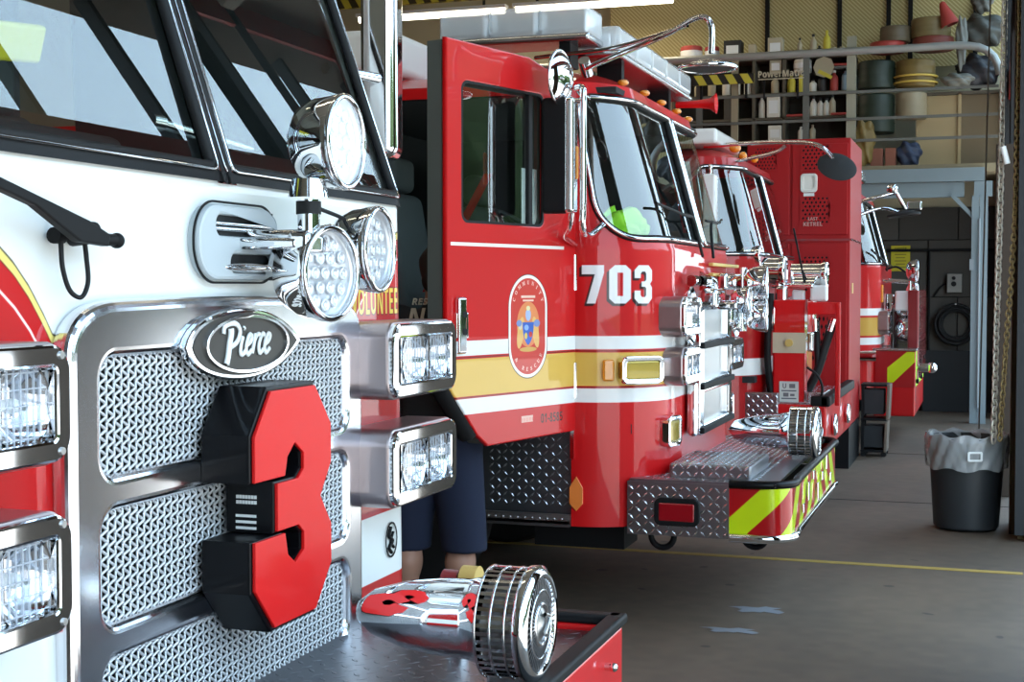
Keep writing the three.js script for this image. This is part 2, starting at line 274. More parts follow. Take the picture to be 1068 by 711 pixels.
// ---------- truck cabs: one skin over a rounded plan, windows cut out of it ----------
function cabShape(o) {                                    // t: metres along the plan outline from the middle of the front (+ = the side towards the camera)
  const f = o.w - o.r, arc = o.r * Math.PI / 2;
  const fx = o.fx, ins = o.ins ?? (() => 0);
  function S(t, y, off = 0) {
    const a = Math.abs(t), s = Math.sign(t) || 1; let x, z, nx, nz;
    if (a < f) { x = 0; z = a; nx = 1; nz = 0; }
    else if (a < f + arc) { const h = (a - f) / o.r; nx = Math.cos(h); nz = Math.sin(h); x = -o.r + o.r * nx; z = f + o.r * nz; }
    else { x = -o.r - (a - f - arc); z = o.w; nx = 0; nz = 1; }
    const k = Math.min(1, Math.max(0, 1 + x / 1.1));
    return V(x + fx(y) * k + nx * off, y, s * (z * (1 - ins(y) / o.w) + nz * off));
  }
  const tSide = (x) => f + arc + (-x - o.r);              // t of a point on the side at depth x
  const inR = (h, t, y, grow = 0) => {                    // inside a rounded opening [t0, t1, y0, y1, radius or four radii]
    const [t0, t1, y0, y1, r] = h, R = Array.isArray(r) ? r : [r, r, r, r];
    if (t < t0 - grow || t > t1 + grow || y < y0 - grow || y > y1 + grow) return false;
    const cs = [[t0, y0, 1, 1], [t1, y0, -1, 1], [t1, y1, -1, -1], [t0, y1, 1, -1]];
    for (let i = 0; i < 4; i++) { const [a, b, sa, sb] = cs[i], q = R[i], da = q - sa * (t - a), db = q - sb * (y - b); if (da > 0 && db > 0 && Math.hypot(da, db) > q + grow) return false; }
    return true;
  };
  function skin(t0, t1, y0, y1, keep, off = 0, step = 0.025, inward = false) {
    const nt = Math.max(1, Math.round((t1 - t0) / step)), ny = Math.max(1, Math.round((y1 - y0) / step)), P = [], U = [], I = [];
    for (let j = 0; j <= ny; j++) for (let i = 0; i <= nt; i++) { const t = t0 + (t1 - t0) * i / nt, y = y0 + (y1 - y0) * j / ny, p = S(t, y, off); P.push(p.x, p.y, p.z); U.push((t1 - t) / (t1 - t0), (y - y0) / (y1 - y0)); }
    for (let j = 0; j < ny; j++) for (let i = 0; i < nt; i++) {
      const t = t0 + (t1 - t0) * (i + 0.5) / nt, y = y0 + (y1 - y0) * (j + 0.5) / ny; if (keep && !keep(t, y)) continue;
      const a = j * (nt + 1) + i, b = a + 1, c = a + nt + 1, d = c + 1; I.push(a, c, b, b, c, d);
    }
    const g = new THREE.BufferGeometry(); g.setAttribute('position', new THREE.Float32BufferAttribute(P, 3)); g.setAttribute('uv', new THREE.Float32BufferAttribute(U, 2)); g.setIndex(I); g.computeVertexNormals(); return g;
  }
  function edge(h, off = 0, n = 10) {                     // points round an opening, on the skin
    const [t0, t1, y0, y1, r] = h, R = Array.isArray(r) ? r : [r, r, r, r], out = [];
    const cs = [[t0 + R[0], y0 + R[0], Math.PI, R[0]], [t1 - R[1], y0 + R[1], 1.5 * Math.PI, R[1]], [t1 - R[2], y1 - R[2], 0, R[2]], [t0 + R[3], y1 - R[3], 0.5 * Math.PI, R[3]]];
    cs.forEach(([a, b, g, q], i) => {
      for (let k = 0; k <= 5; k++) { const h2 = g + k / 5 * Math.PI / 2; out.push(S(a + q * Math.cos(h2), b + q * Math.sin(h2), off)); }
      const [a2, b2, g2, q2] = cs[(i + 1) % 4], A = [a + q * Math.cos(g + Math.PI / 2), b + q * Math.sin(g + Math.PI / 2)], B = [a2 + q2 * Math.cos(g2), b2 + q2 * Math.sin(g2)];
      for (let k = 1; k < n; k++) out.push(S(A[0] + (B[0] - A[0]) * k / n, A[1] + (B[1] - A[1]) * k / n, off));
    });
    return out;
  }
  const gasket = (h, r, off = 0) => { const c = new THREE.CatmullRomCurve3(edge(h, off), true, 'centripetal'); return new THREE.TubeGeometry(c, 220, r, 8, true); };
  function roof(T0, T1, y1, H, xc, zIn = 1) {                      // domed roof from the top of the skin
    const nt = 120, nk = 10, P = [], U = [], I = [];
    for (let k = 0; k <= nk; k++) for (let i = 0; i <= nt; i++) {
      const q = k / nk, p = S(T0 + (T1 - T0) * i / nt, y1), e = q * zIn, x = p.x > xc ? p.x + (xc - p.x) * q : p.x;
      P.push(x, y1 + H * Math.sin(Math.min(1, q * 1.6) * Math.PI / 2), p.z * (1 - e)); U.push(i / nt, q);
    }
    for (let k = 0; k < nk; k++) for (let i = 0; i < nt; i++) { const a = k * (nt + 1) + i, b = a + 1, c = a + nt + 1, d = c + 1; I.push(a, c, b, b, c, d); }
    const g = new THREE.BufferGeometry(); g.setAttribute('position', new THREE.Float32BufferAttribute(P, 3)); g.setAttribute('uv', new THREE.Float32BufferAttribute(U, 2)); g.setIndex(I); g.computeVertexNormals(); return g;
  }
  return { S, skin, gasket, edge, roof, inR, tSide, f, arc };
}
const liveryMat = (t, o = {}) => phy({ map: t, roughness: 0.5, specularIntensity: 0.5, clearcoat: 0.65, clearcoatRoughness: 0.02, ...o });

// headlight: bezel box with its back at the origin, face towards +X; w along Z, h along Y
function headlight(parent, [x, y, z], w, h, d, cells, label, wide = true, lensMat = M.lens) {
  const o = new THREE.Group(); o.name = 'headlight'; o.position.set(x, y, z); parent.add(o); if (label) o.userData.label = label;
  const back = frameShape(w, h, 0.05, 0.02, 0.035);
  const g = [];
  mesh('housing_shell', [ex(back, d - 0.02, 0.008, [0, 0, 0])], M.shell, o);
  g.push(ex(frameShape(w * 0.98, h * 0.96, 0.05, 0.032, 0.02), 0.014, 0.007, [d - 0.016, 0, 0]));
  g.push(ex(frameShape(w * 0.99, h * 0.98, 0.05, 0.012, 0.04), 0.02, 0.006, [d * 0.45, 0, 0]));
  mesh('bezel', g, M.chrome, o);
  const iw = w - 0.064, ih = h - 0.07;
  mesh('lamp_housing', [bx(0.01, ih + 0.03, iw + 0.03, [0.02, 0, 0])], M.black, o);
  for (let i = 0; i < cells; i++) {
    const cw = iw * (wide ? 0.84 : 1) / cells, cz = -(iw / 2) + cw * (i + 0.5);
    const zz = cz, refl = [];
    const bowl = lt([[0.005, 0], [cw * 0.2, 0.008], [cw * 0.36, 0.03], [cw * 0.48, 0.06]], [d - 0.075, 0, zz], XR, 20); 
    refl.push(bowl, bx(0.012, ih * 0.98, cw * 0.96, [d - 0.07, 0, zz]));
    for (let k = -1; k <= 1; k += 2) refl.push(bx(0.05, 0.01, cw * 0.95, [d - 0.045, k * ih * 0.46, zz]), bx(0.05, ih * 0.95, 0.008, [d - 0.045, 0, zz + k * cw * 0.47]));
    mesh('reflector', refl, M.chrome, o);
    mesh('bulb', [lt([[0, 0.04], [0.012, 0.036], [0.016, 0.02], [0.012, 0], [0, 0]], [d - 0.062, 0, zz], XR, 14)], M.paper, o);
    const lens = [pose(new THREE.PlaneGeometry(cw * 0.96, ih * 0.98, 1, 1), [d - 0.018, 0, zz], [0, Math.PI / 2, 0])];
    mesh('lens', lens, M.lens, o);
    const ribs = []; for (let k = 0; k < 9; k++) ribs.push(bx(0.004, ih * 0.94, 0.004, [d - 0.021, 0, zz - cw * 0.44 + k * cw * 0.11]));
    for (let k = 0; k < 5; k++) ribs.push(bx(0.004, 0.003, cw * 0.9, [d - 0.021, -ih * 0.4 + k * ih * 0.2, zz]));
    mesh('lens_ribs', ribs, M.rib, o);
    if (i < cells - 1) mesh('divider_bar', [bx(0.014, ih, 0.014, [d - 0.012, 0, zz + cw / 2])], M.chrome, o);
  }
  if (wide) {                                             // dark side pocket at the inner edge, as on the real unit
    mesh('side_pocket', [bx(0.02, ih * 0.92, iw * 0.12, [d - 0.03, 0, iw / 2 - iw * 0.06])], M.black, o);
  }
  return o;
}
M.shell = std({ color: lin(0.46, 0.38, 0.38), metalness: 0.9, roughness: 0.3 });
M.rib = phy({ color: lin(0.85, 0.87, 0.9), roughness: 0.15, transmission: 0.6, thickness: 0 });
M.dish = std({ color: lin(0.8, 0.81, 0.83), metalness: 0.55, roughness: 0.28 });
const ledM = phy({ color: lin(0.9, 0.92, 0.95), roughness: 0.1, clearcoat: 1 });

// round LED spotlight, face towards +X before turning
function spotlight(parent, p, r, depth, turn, label) {
  const o = new THREE.Group(); o.name = 'spotlight'; o.position.set(...p); o.rotation.set(0, turn, 0); parent.add(o); if (label) o.userData.label = label;
  mesh('housing', [lt([[0, -depth], [r * 0.5, -depth * 0.97], [r * 0.8, -depth * 0.8], [r * 0.96, -depth * 0.5], [r * 1.0, -depth * 0.15], [r * 1.0, 0], [r * 0.9, 0.004]], [0, 0, 0], XR, 48),
    tb(Array.from({ length: 9 }, (_, i) => { const a = i / 8 * Math.PI; return [-depth * 1.02 * Math.sin(a) * 0.98, r * 1.0 * Math.cos(a) * 1.02, 0]; }), 0.004)], M.chrome, o);
  mesh('rim', [to(r * 0.97, 0.009, [0.002, 0, 0], [0, Math.PI / 2, 0], 10, 48)], M.chrome, o);
  const dish = [lt([[0, -0.03], [r * 0.9, -0.022], [r * 0.93, 0]], [0, 0, 0], XR, 40)], leds = [];
  for (const [n, q] of [[1, 0], [6, 0.36], [12, 0.68]]) for (let k = 0; k < n; k++) {
    const a = k / n * Math.PI * 2, yy = r * q * Math.sin(a), zz = r * q * Math.cos(a);
    dish.push(lt([[r * 0.04, -0.024], [r * 0.09, -0.018], [r * 0.13, -0.013], [r * 0.145, -0.02]], [0, yy, zz], XR, 12)); leds.push(sp(r * 0.05, [-0.019, yy, zz], [0.6, 1, 1], 8, 6));
  }
  mesh('reflector', dish, M.dish, o); mesh('led_emitter', leds, ledM, o);
  mesh('lens', [pose(new THREE.CircleGeometry(r * 0.93, 40), [0.002, 0, 0], [0, Math.PI / 2, 0])], M.lens, o);
  return o;
}
// electro-mechanical siren: slotted drum with a round front grille facing +X and a chrome bell behind
function siren(parent, p, R, L, bell, label) {
  const o = new THREE.Group(); o.name = 'siren'; o.position.set(...p); parent.add(o); if (label) o.userData.label = label;
  const n = 44, slats = [];
  for (let i = 0; i < n; i++) { const a = i / n * Math.PI * 2; slats.push(pose(pose(new THREE.BoxGeometry(L * 0.94, 0.0105, R * 0.075), [0, 0, R * 0.955]), [-L / 2, 0, 0], [a, 0, 0])); }
  for (const q of [0.02, 0.36, 0.66, 0.98]) slats.push(pose(new THREE.CylinderGeometry(R, R, L * 0.055, 48, 1, true), [-L * q, 0, 0], XR), to(R * 0.985, L * 0.025, [-L * q, 0, 0], [0, Math.PI / 2, 0], 8, 48));
  mesh('slotted_drum', slats, M.chrome, o);
  mesh('rotor', [pose(new THREE.CylinderGeometry(R * 0.8, R * 0.8, L * 0.74, 32), [-L * 0.56, 0, 0], XR)], M.steel, o);
  mesh('front_rim', [lt([[R * 0.8, 0.002], [R * 0.83, 0.008], [R * 0.9, 0.014], [R * 1.03, 0.002], [R * 1.03, -0.022], [R * 0.98, -0.028]], [0, 0, 0], XR, 56)], M.chrome, o);
  const gr = []; for (let i = 0; i < 48; i++) { const a = i / 48 * Math.PI * 2; gr.push(pose(pose(new THREE.BoxGeometry(0.012, R * 0.42, 0.0045), [0, R * 0.6, 0]), [0.004, 0, 0], [a, 0, 0])); }
  gr.push(to(R * 0.36, 0.007, [0.008, 0, 0], [0, Math.PI / 2, 0], 8, 36), to(R * 0.6, 0.004, [0.008, 0, 0], [0, Math.PI / 2, 0], 8, 40));
  mesh('front_grille', gr, M.satin, o).userData.kind = 'stuff';
  mesh('grille_back', [cy(R * 0.8, R * 0.8, 0.01, [-0.012, 0, 0], XR, 40)], M.dark, o);
  mesh('hub_cap', [lt([[0, 0.02], [R * 0.14, 0.018], [R * 0.3, 0.008], [R * 0.36, 0]], [0, 0, 0], XR, 32), tb([[0.022, R * 0.2, 0.01], [0.026, R * 0.12, -R * 0.12], [0.027, 0, 0], [0.026, -R * 0.12, R * 0.12], [0.022, -R * 0.2, -0.01]], 0.006)], M.steel, o);
  mesh('bell', [lt(bell.map(([a, b]) => [a * R, -b]), [-L, 0, 0], XR, 48)], M.chrome, o);
  mesh('mount', [rb(L * 0.9, 0.06, R * 0.9, 0.01, [-L * 0.5, -R * 1.02, 0])], M.satin, o);
  return o;
}
// woven wire grille panel: crimped wires at 45 degrees clipped to a rounded rectangle, in the plane x = x0
function weave(w, h, rad, pitch, r, x0, yc, zc) {
  const P = [], I = [], N = [], U = [], amp = r * 1.02, inside = (a, b) => {
    const qx = Math.abs(a) - (w / 2 - rad), qy = Math.abs(b) - (h / 2 - rad);
    return qx < rad && qy < rad && !(qx > 0 && qy > 0 && Math.hypot(qx, qy) > rad);
  };
  const half = (w + h), kN = Math.ceil(half / pitch), q = Math.SQRT1_2, rings = 5;
  for (let dir = 0; dir < 2; dir++) for (let k = -kN; k <= kN; k++) {
    const off = (k + 0.5) * pitch; let run = [];
    const flush = () => {
      if (run.length > 2) {
        const base = P.length / 3;
        run.forEach(([a, b, c, s], i) => {
          const tx = dir ? -q : q, ty = q, nx = -ty, ny = tx;
          for (let m = 0; m < rings; m++) { const an = m / rings * Math.PI * 2, cn = Math.cos(an), sn = Math.sin(an); P.push(x0 + c + r * sn, yc + b + r * cn * ny, zc - (a + r * cn * nx)); N.push(sn, cn * ny, -cn * nx); U.push(0, 0); }
          if (i) for (let m = 0; m < rings; m++) { const A = base + (i - 1) * rings + m, B = base + (i - 1) * rings + (m + 1) % rings, C = A + rings, D = B + rings; I.push(A, B, C, B, D, C); }
        });
      }
      run = [];
    };
    const n = Math.ceil(half / (pitch / 4));
    for (let i = -n; i <= n; i++) {
      const s = i * pitch / 4, a = dir ? -q * s + q * off : q * s + q * off, b = dir ? q * s + q * off : q * s - q * off;
      if (inside(a, b)) run.push([a, b, amp * Math.cos((s / pitch - 0.5) * Math.PI) * ((k & 1) ? 1 : -1) * (dir ? 1 : -1), s]); else flush();
    }
    flush();
  }
  const g = new THREE.BufferGeometry(); g.setAttribute('position', new THREE.Float32BufferAttribute(P, 3)); g.setAttribute('normal', new THREE.Float32BufferAttribute(N, 3)); g.setAttribute('uv', new THREE.Float32BufferAttribute(U, 2)); g.setIndex(I); return g;
}
function wheel(parent, x, z, r = 0.53, w = 0.32) {
  const o = new THREE.Group(); o.name = 'wheel'; o.position.set(x, r, z); parent.add(o);
  mesh('tyre', [lt([[r * 0.55, -w / 2], [r * 0.92, -w / 2], [r * 0.99, -w * 0.4], [r, 0], [r * 0.99, w * 0.4], [r * 0.92, w / 2], [r * 0.55, w / 2]], [0, 0, 0], ZR, 40)], M.rubber, o);
  mesh('rim', [lt([[0, w * 0.3], [r * 0.2, w * 0.3], [r * 0.24, w * 0.1], [r * 0.5, w * 0.1], [r * 0.56, w * 0.5]], [0, 0, 0], ZR, 32)], M.satin, o);
  return o;
}

// ---------- near truck: white over red, woven grille, the number 3 ----------
{
  const T = thing('fire_truck', 'white and red fire truck nearest, with woven wire grille and a big red 3', 'fire truck', [-1.94, 0, -3.39]);
  const w = 1.27, r = 0.11;
  const C = cabShape({ w, r, fx: (y) => y < 2.0 ? -0.012 * (y - 0.5) : -0.018 - 0.33 * (y - 2.0), ins: (y) => y < 2.0 ? 0 : 0.06 * (y - 2) });
  const T1 = C.f + C.arc + 1.25, y0 = 0.48, y1 = 3.0, ppm = 640;
  const bound = (a) => {                                  // height of the white/red edge at a metres from the middle
    const pts = [[0, 1.585], [0.75, 1.595], [0.78, 1.64], [0.83, 1.705], [0.88, 1.755], [0.94, 1.8], [1.03, 1.85], [1.15, 1.89], [1.26, 1.905], [9, 1.905]];
    for (let i = 1; i < pts.length; i++) if (a <= pts[i][0]) { const [a0, b0] = pts[i - 1], [a1, b1] = pts[i]; return b0 + (b1 - b0) * (a - a0) / (a1 - a0); }
  };
  const liv = canvas(2048, Math.round(2048 * (y1 - y0) / (2 * T1)), (c, W, H) => {
    const k = W / (2 * T1), X = (t) => (T1 - t) * k, Y = (y) => (y1 - y) * k;
    c.fillStyle = '#eceeec'; c.fillRect(0, 0, W, H);
    const path = (d) => { c.beginPath(); c.moveTo(-5, H + 5); for (let t = T1; t >= -T1; t -= 0.01) c.lineTo(X(t), Y(bound(Math.abs(t)) - d)); c.lineTo(W + 5, H + 5); c.closePath(); };
    c.fillStyle = '#3a3222'; path(-0.022); c.fill();
    c.fillStyle = '#ecd97c'; path(-0.018); c.fill();
    c.fillStyle = '#5a0a0a'; path(0.006); c.fill();
    c.fillStyle = '#c2080d'; path(0.009); c.fill();
    c.strokeStyle = '#f3e9e2'; c.lineWidth = 0.007 * k;
    for (const s of [-1, 1]) { c.beginPath(); for (let a = 0.72; a < T1; a += 0.01) c.lineTo(X(s * a), Y(bound(a) - 0.075)); c.stroke(); }
    c.fillStyle = '#eceeec'; c.fillRect(0, Y(0.957), W, 0.222 * k);
    c.fillStyle = '#e8c64c'; c.strokeStyle = '#5a1010'; c.lineWidth = 0.008 * k;
    c.save(); c.translate(X(-0.8), Y(1.632)); c.scale(0.62, 1); c.font = 'bold ' + 0.122 * k + 'px sans-serif'; c.strokeText('VOLUNTEER', 0, 0); c.fillText('VOLUNTEER', 0, 0); c.restore();
  });
  const hs = [[0.045, 1.21, 2.045, 2.9, [0.02, 0.04, 0.06, 0.02]], [-1.21, -0.045, 2.045, 2.9, [0.04, 0.02, 0.02, 0.06]]];
  mesh('cab', [C.skin(-T1, T1, y0, y1, (t, y) => !hs.some((h) => C.inR(h, t, y)), 0, 0.02)], liveryMat(liv), T);
  mesh('cab_lining', [C.skin(-T1, T1, 0.6, y1, (t, y) => !hs.some((h) => C.inR(h, t, y, 0.02)), -0.03, 0.05)], M.dark, T);
  mesh('roof', [C.roof(-T1, T1, y1, 0.14, -1.2)], M.white, T);
  mesh('cab_rear', [bx(0.05, 2.5, 2.4, [-1.62, 1.75, 0])], M.dark, T);
  mesh('cab_floor', [bx(1.3, 0.06, 2.3, [-0.95, 0.6, 0])], M.dark, T);
  // windscreen
  for (const h of hs) {
    const o = mesh('windshield', [C.skin(h[0] - 0.01, h[1] + 0.01, h[2] - 0.01, h[3] + 0.01, null, -0.012, 0.06)], M.glass, T);
    mesh('gasket', [C.gasket(h, 0.016, 0.004)], M.rubber, o);
    mesh('chrome_bead', [C.gasket([h[0] - 0.008, h[1] + 0.008, h[2] - 0.008, h[3] + 0.008, h[4]], 0.004, 0.02)], M.chrome, o);
  }
  mesh('windshield_divider', [C.skin(-0.05, 0.05, 2.0, 2.95, null, 0.012, 0.05)], M.chrome, T);
  mesh('windshield_divider', [C.skin(0.008, 0.028, 2.0, 2.95, null, 0.02, 0.02)], M.rubber, T); mesh('windshield_divider', [C.skin(-0.028, -0.008, 2.0, 2.95, null, 0.02, 0.02)], M.rubber, T);
  mesh('windshield_ledge', [C.skin(-1.24, 1.24, 2.005, 2.035, null, 0.014, 0.03)], M.rubber, T);
  // cab interior
  mesh('dashboard', [rb(0.5, 0.16, 2.2, 0.05, [-0.5, 1.93, 0], [0, 0, -0.12])], std({ color: lin(0.16, 0.19, 0.185), roughness: 0.7 }), T);
  mesh('dash_console', [rb(0.34, 0.2, 0.6, 0.04, [-0.62, 2.06, 0.1])], M.dark, T);
  mesh('steering_wheel', [to(0.22, 0.018, [0, 0, 0], [Math.PI / 2, 0, 0], 8, 32).translate(0, 0, 0), bar([0, 0, -0.2], [0, 0, 0.2], 0.012), bar([0, -0.3, 0], [0, 0, 0], 0.03)].map((g) => pose(g, [-0.78, 2.1, 0.62], [0, 0, -0.5])), M.rubber, T);
  for (const z of [0.62, -0.62]) mesh('seat', [rb(0.14, 0.75, 0.5, 0.06, [-1.32, 1.95, z]), rb(0.12, 0.24, 0.3, 0.05, [-1.32, 2.42, z]), rb(0.45, 0.14, 0.5, 0.05, [-1.12, 1.55, z])], M.seat, T);
  mesh('sun_visor', [rb(0.03, 0.1, 0.36, 0.012, [-0.42, 2.34, 0.42], [0.1, 0, -0.33])], std({ color: lin(0.5, 0.43, 0.01), roughness: 0.7 }), T, 'yellow visor');
  mesh('dash_paper', [bx(0.12, 0.004, 0.1, [-0.33, 2.02, -0.4], [0, 0.5, -0.1]), bx(0.1, 0.004, 0.14, [-0.34, 2.02, -0.62], [0, -0.3, -0.1])], M.paper, T);
  mesh('grab_tube', [bar([-0.34, 2.2, -0.18], [-0.34, 2.17, -0.72], 0.018), bar([-0.34, 2.2, -0.14], [-0.34, 2.2, -0.2], 0.026)], M.satin, T);
  // grille surround: polished plate with three openings
  const gw = 1.5, hY0 = 0.56, sh = new THREE.Shape();
  const cy0 = 1.09; sh.moveTo(-gw / 2, hY0 - cy0); sh.lineTo(gw / 2, hY0 - cy0); sh.lineTo(gw / 2, 1.56 - cy0);
  sh.bezierCurveTo(gw / 2, 1.625 - cy0, gw / 2 - 0.05, 1.668 - cy0, gw / 2 - 0.16, 1.674 - cy0); sh.quadraticCurveTo(0, 1.69 - cy0, -gw / 2 + 0.16, 1.674 - cy0); sh.bezierCurveTo(-gw / 2 + 0.05, 1.668 - cy0, -gw / 2, 1.625 - cy0, -gw / 2, 1.56 - cy0); sh.closePath();
  const panels = [[1.425, 0.285], [1.075, 0.275], [0.745, 0.25]];
  for (const [yc, ph] of panels) { const q = new THREE.Path(rrect(1.325, ph + 0.018, 0.07).getPoints(8).map((v) => new THREE.Vector2(v.x, v.y + yc - cy0))); sh.holes.push(q); }
  const sur = mesh('grille_surround', [(() => { const g = new THREE.ExtrudeGeometry(sh, { depth: 0.012, bevelEnabled: true, bevelSize: 0.026, bevelOffset: -0.008, bevelThickness: 0.026, bevelSegments: 5, curveSegments: 10 }); g.applyMatrix4(new THREE.Matrix4().makeBasis(V(0, 0, -1), V(0, 1, 0), V(1, 0, 0))); return pose(g, [0.004, cy0, 0]); })()], std({ color: lin(0.74, 0.74, 0.77), metalness: 1, roughness: 0.17 }), T);
  mesh('grille_edge', [ex((() => { const s = new THREE.Shape(sh.getPoints(10)); return s; })(), 0.006, 0.004, [-0.006, cy0, 0])], M.black, sur);
  for (const [yc, ph] of panels) {
    const m = mesh('wire_mesh', [weave(1.3, ph - 0.006, 0.055, 0.021, 0.0041, 0.018, yc, 0)], M.wire, T); m.userData.kind = 'stuff';
  }
  mesh('grille_back', [bx(0.01, 1.05, 1.4, [0.003, 1.09, 0])], M.black, T);
  // emblem
  const el = (a, b) => { const s = new THREE.Shape(); s.absellipse(0, 0, a, b, 0, Math.PI * 2); return s; };
  const lemon = new THREE.Shape(); lemon.moveTo(-0.298, 0); lemon.bezierCurveTo(-0.27, 0.075, -0.1, 0.089, 0, 0.089); lemon.bezierCurveTo(0.13, 0.089, 0.24, 0.05, 0.305, 0); lemon.bezierCurveTo(0.24, -0.05, 0.13, -0.089, 0, -0.089); lemon.bezierCurveTo(-0.1, -0.089, -0.27, -0.075, -0.298, 0);
  const em = new THREE.Group(); em.name = 'emblem'; em.position.set(0.045, 1.572, 0.022); T.add(em);
  mesh('emblem_plate', [ex(lemon, 0.012, 0.006)], M.chrome, em);
  mesh('emblem_field', [ex((() => { const s = new THREE.Shape(lemon.getPoints(12).map((v) => v.multiplyScalar(0.93))); return s; })(), 0.004, 0, [0.016, 0, 0])], std({ color: lin(0.055, 0.05, 0.046), roughness: 0.4, metalness: 0.4 }), em);
  const ring = el(0.222, 0.077); ring.holes.push(el(0.213, 0.07)); mesh('emblem_ring', [ex(ring, 0.006, 0.001, [0.02, 0, 0], 'x', 40)], M.chrome, em);
  const stroke = (pts, rr = 0.0068) => { const g = tb(pts.map(([a, b]) => [0, b, -a]), rr, false, 0, 8); g.scale(0.6, 1, 1); return pose(g, [0.023, 0, 0]); };
  const slant = (pts, dx) => pts.map(([a, b]) => [a + b * 0.32 + dx, b]);
  const letters = [
    stroke(slant([[-0.1, -0.05], [-0.098, -0.03], [-0.1, 0], [-0.1, 0.03], [-0.105, 0.043]], -0.005), 0.011),
    stroke(slant([[-0.138, 0.03], [-0.14, 0.045], [-0.11, 0.056], [-0.075, 0.052], [-0.055, 0.035], [-0.062, 0.008], [-0.09, -0.006]], -0.005), 0.0075),
    stroke(slant([[-0.04, 0.02], [-0.043, 0], [-0.04, -0.022], [-0.03, -0.028], [-0.015, -0.018]], 0)), stroke(slant([[-0.042, 0.04], [-0.039, 0.044]], 0), 0.007),
    stroke(slant([[-0.013, -0.004], [0.006, 0.006], [0.008, 0.02], [-0.004, 0.024], [-0.014, 0.006], [-0.012, -0.016], [0, -0.028], [0.018, -0.018]], 0)),
    stroke(slant([[0.026, 0.026], [0.026, 0.0], [0.024, -0.026]], 0)), stroke(slant([[0.026, 0.006], [0.036, 0.022], [0.05, 0.024]], 0)),
    stroke(slant([[0.078, 0.02], [0.068, 0.025], [0.056, 0.006], [0.056, -0.014], [0.066, -0.027], [0.082, -0.018]], 0)),
    stroke(slant([[0.09, -0.004], [0.107, 0.006], [0.11, 0.02], [0.098, 0.024], [0.088, 0.006], [0.089, -0.016], [0.101, -0.027], [0.118, -0.016]], 0))];
  mesh('emblem_lettering', letters, M.paper, em);
  // the big red 3 in a deep black box
  const N3 = poly([[-0.225, 0.2], [-0.135, 0.315], [0.125, 0.315], [0.225, 0.2], [0.225, 0.09], [0.155, 0.0], [0.225, -0.09], [0.225, -0.2], [0.125, -0.315], [-0.12, -0.315], [-0.225, -0.2], [-0.225, -0.075],
    [-0.06, -0.075], [-0.045, -0.135], [0.0, -0.165], [0.055, -0.135], [0.055, -0.085], [0.02, -0.06], [-0.1, -0.06], [-0.1, 0.065], [0.02, 0.065], [0.055, 0.09], [0.055, 0.135], [0.0, 0.17], [-0.045, 0.135], [-0.06, 0.085], [-0.225, 0.085]]);
  const n3 = new THREE.Group(); n3.name = 'number_sign'; n3.position.set(0.045, 1.145, -0.005); T.add(n3); n3.userData.label = 'deep black box sign with a red 3 face';
  mesh('sign_box', [ex(N3, 0.128, 0.006)], M.gloss, n3);
  mesh('sign_face', [ex((() => new THREE.Shape(N3.getPoints().map((v) => new THREE.Vector2(v.x * 0.965, v.y * 0.975))))(), 0.006, 0.002, [0.136, 0, 0])], phy({ color: lin(0.68, 0.008, 0.008), roughness: 0.6, specularIntensity: 0.4, clearcoat: 0.2, clearcoatRoughness: 0.1 }), n3);
  const lab = []; for (let k = 0; k < 3; k++) lab.push(bx(0.06, 0.007, 0.002, [0.055, -0.022 - k * 0.016, 0.108]));
  for (let k = 0; k < 14; k++) lab.push(bx(0.007, 0.009, 0.002, [0.03 + (k % 7) * 0.0088, 0.028 - Math.floor(k / 7) * 0.014, 0.108]));
  mesh('sign_label', lab, M.paper, n3);
  // headlights, two stacked each side
  for (const s of [1, -1]) for (const [y, h] of [[1.487, 0.235], [1.14, 0.24]]) {
    const g = headlight(T, [-0.01, y, s > 0 ? 1.15 : -1.02], s > 0 ? 0.44 : 0.56, h, 0.165, 2, null, s < 0);
    mesh('bolt', [cy(0.008, 0.008, 0.008, [0.17, h / 2 - 0.02, s > 0 ? -0.19 : 0.25], XR, 8), cy(0.008, 0.008, 0.008, [0.17, -h / 2 + 0.02, s > 0 ? -0.19 : 0.25], XR, 8)], M.steel, g);
  }
  // emblem disc on the white band
  const disc = mesh('badge', [(() => { const s = el(0.05, 0.062); s.holes.push(el(0.044, 0.055)); return ex(s, 0.002, 0, [0.001, 0.855, -1.08]); })()], M.black, T);
  mesh('badge_mark', [tb([[0.002, 0.9, -1.075], [0.002, 0.87, -1.06], [0.002, 0.85, -1.09], [0.002, 0.83, -1.06], [0.002, 0.81, -1.08]], 0.006), tb([[0.002, 0.88, -1.095], [0.002, 0.85, -1.075], [0.002, 0.825, -1.1]], 0.005)], M.black, disc);
  // intake louvre under the right windscreen
  const vt = new THREE.Group(); vt.name = 'air_intake'; vt.position.set(0.0, 1.842, -0.05); T.add(vt);
  const vs = rrect(0.42, 0.18, 0.085); vs.holes.push(new THREE.Path(rrect(0.34, 0.075, 0.036).getPoints(8).map((v) => new THREE.Vector2(v.x + 0.03, v.y + 0.045))), new THREE.Path(rrect(0.26, 0.07, 0.034).getPoints(8).map((v) => new THREE.Vector2(v.x + 0.065, v.y - 0.055))));
  mesh('intake_frame', [ex(vs, 0.022, 0.01, [-0.012, 0, 0])], std({ color: lin(0.5, 0.55, 0.58), roughness: 0.4 }), vt).position.z = 0.02;
  mesh('intake_outline', [ex(frameShape(0.458, 0.22, 0.105, 0.006), 0.004, 0, [0.004, 0, 0.02])], M.black, vt);
  mesh('intake_throat', [bx(0.01, 0.09, 0.36, [-0.004, 0.045, -0.01]), bx(0.01, 0.09, 0.31, [-0.004, -0.055, -0.04])], M.dark, vt);
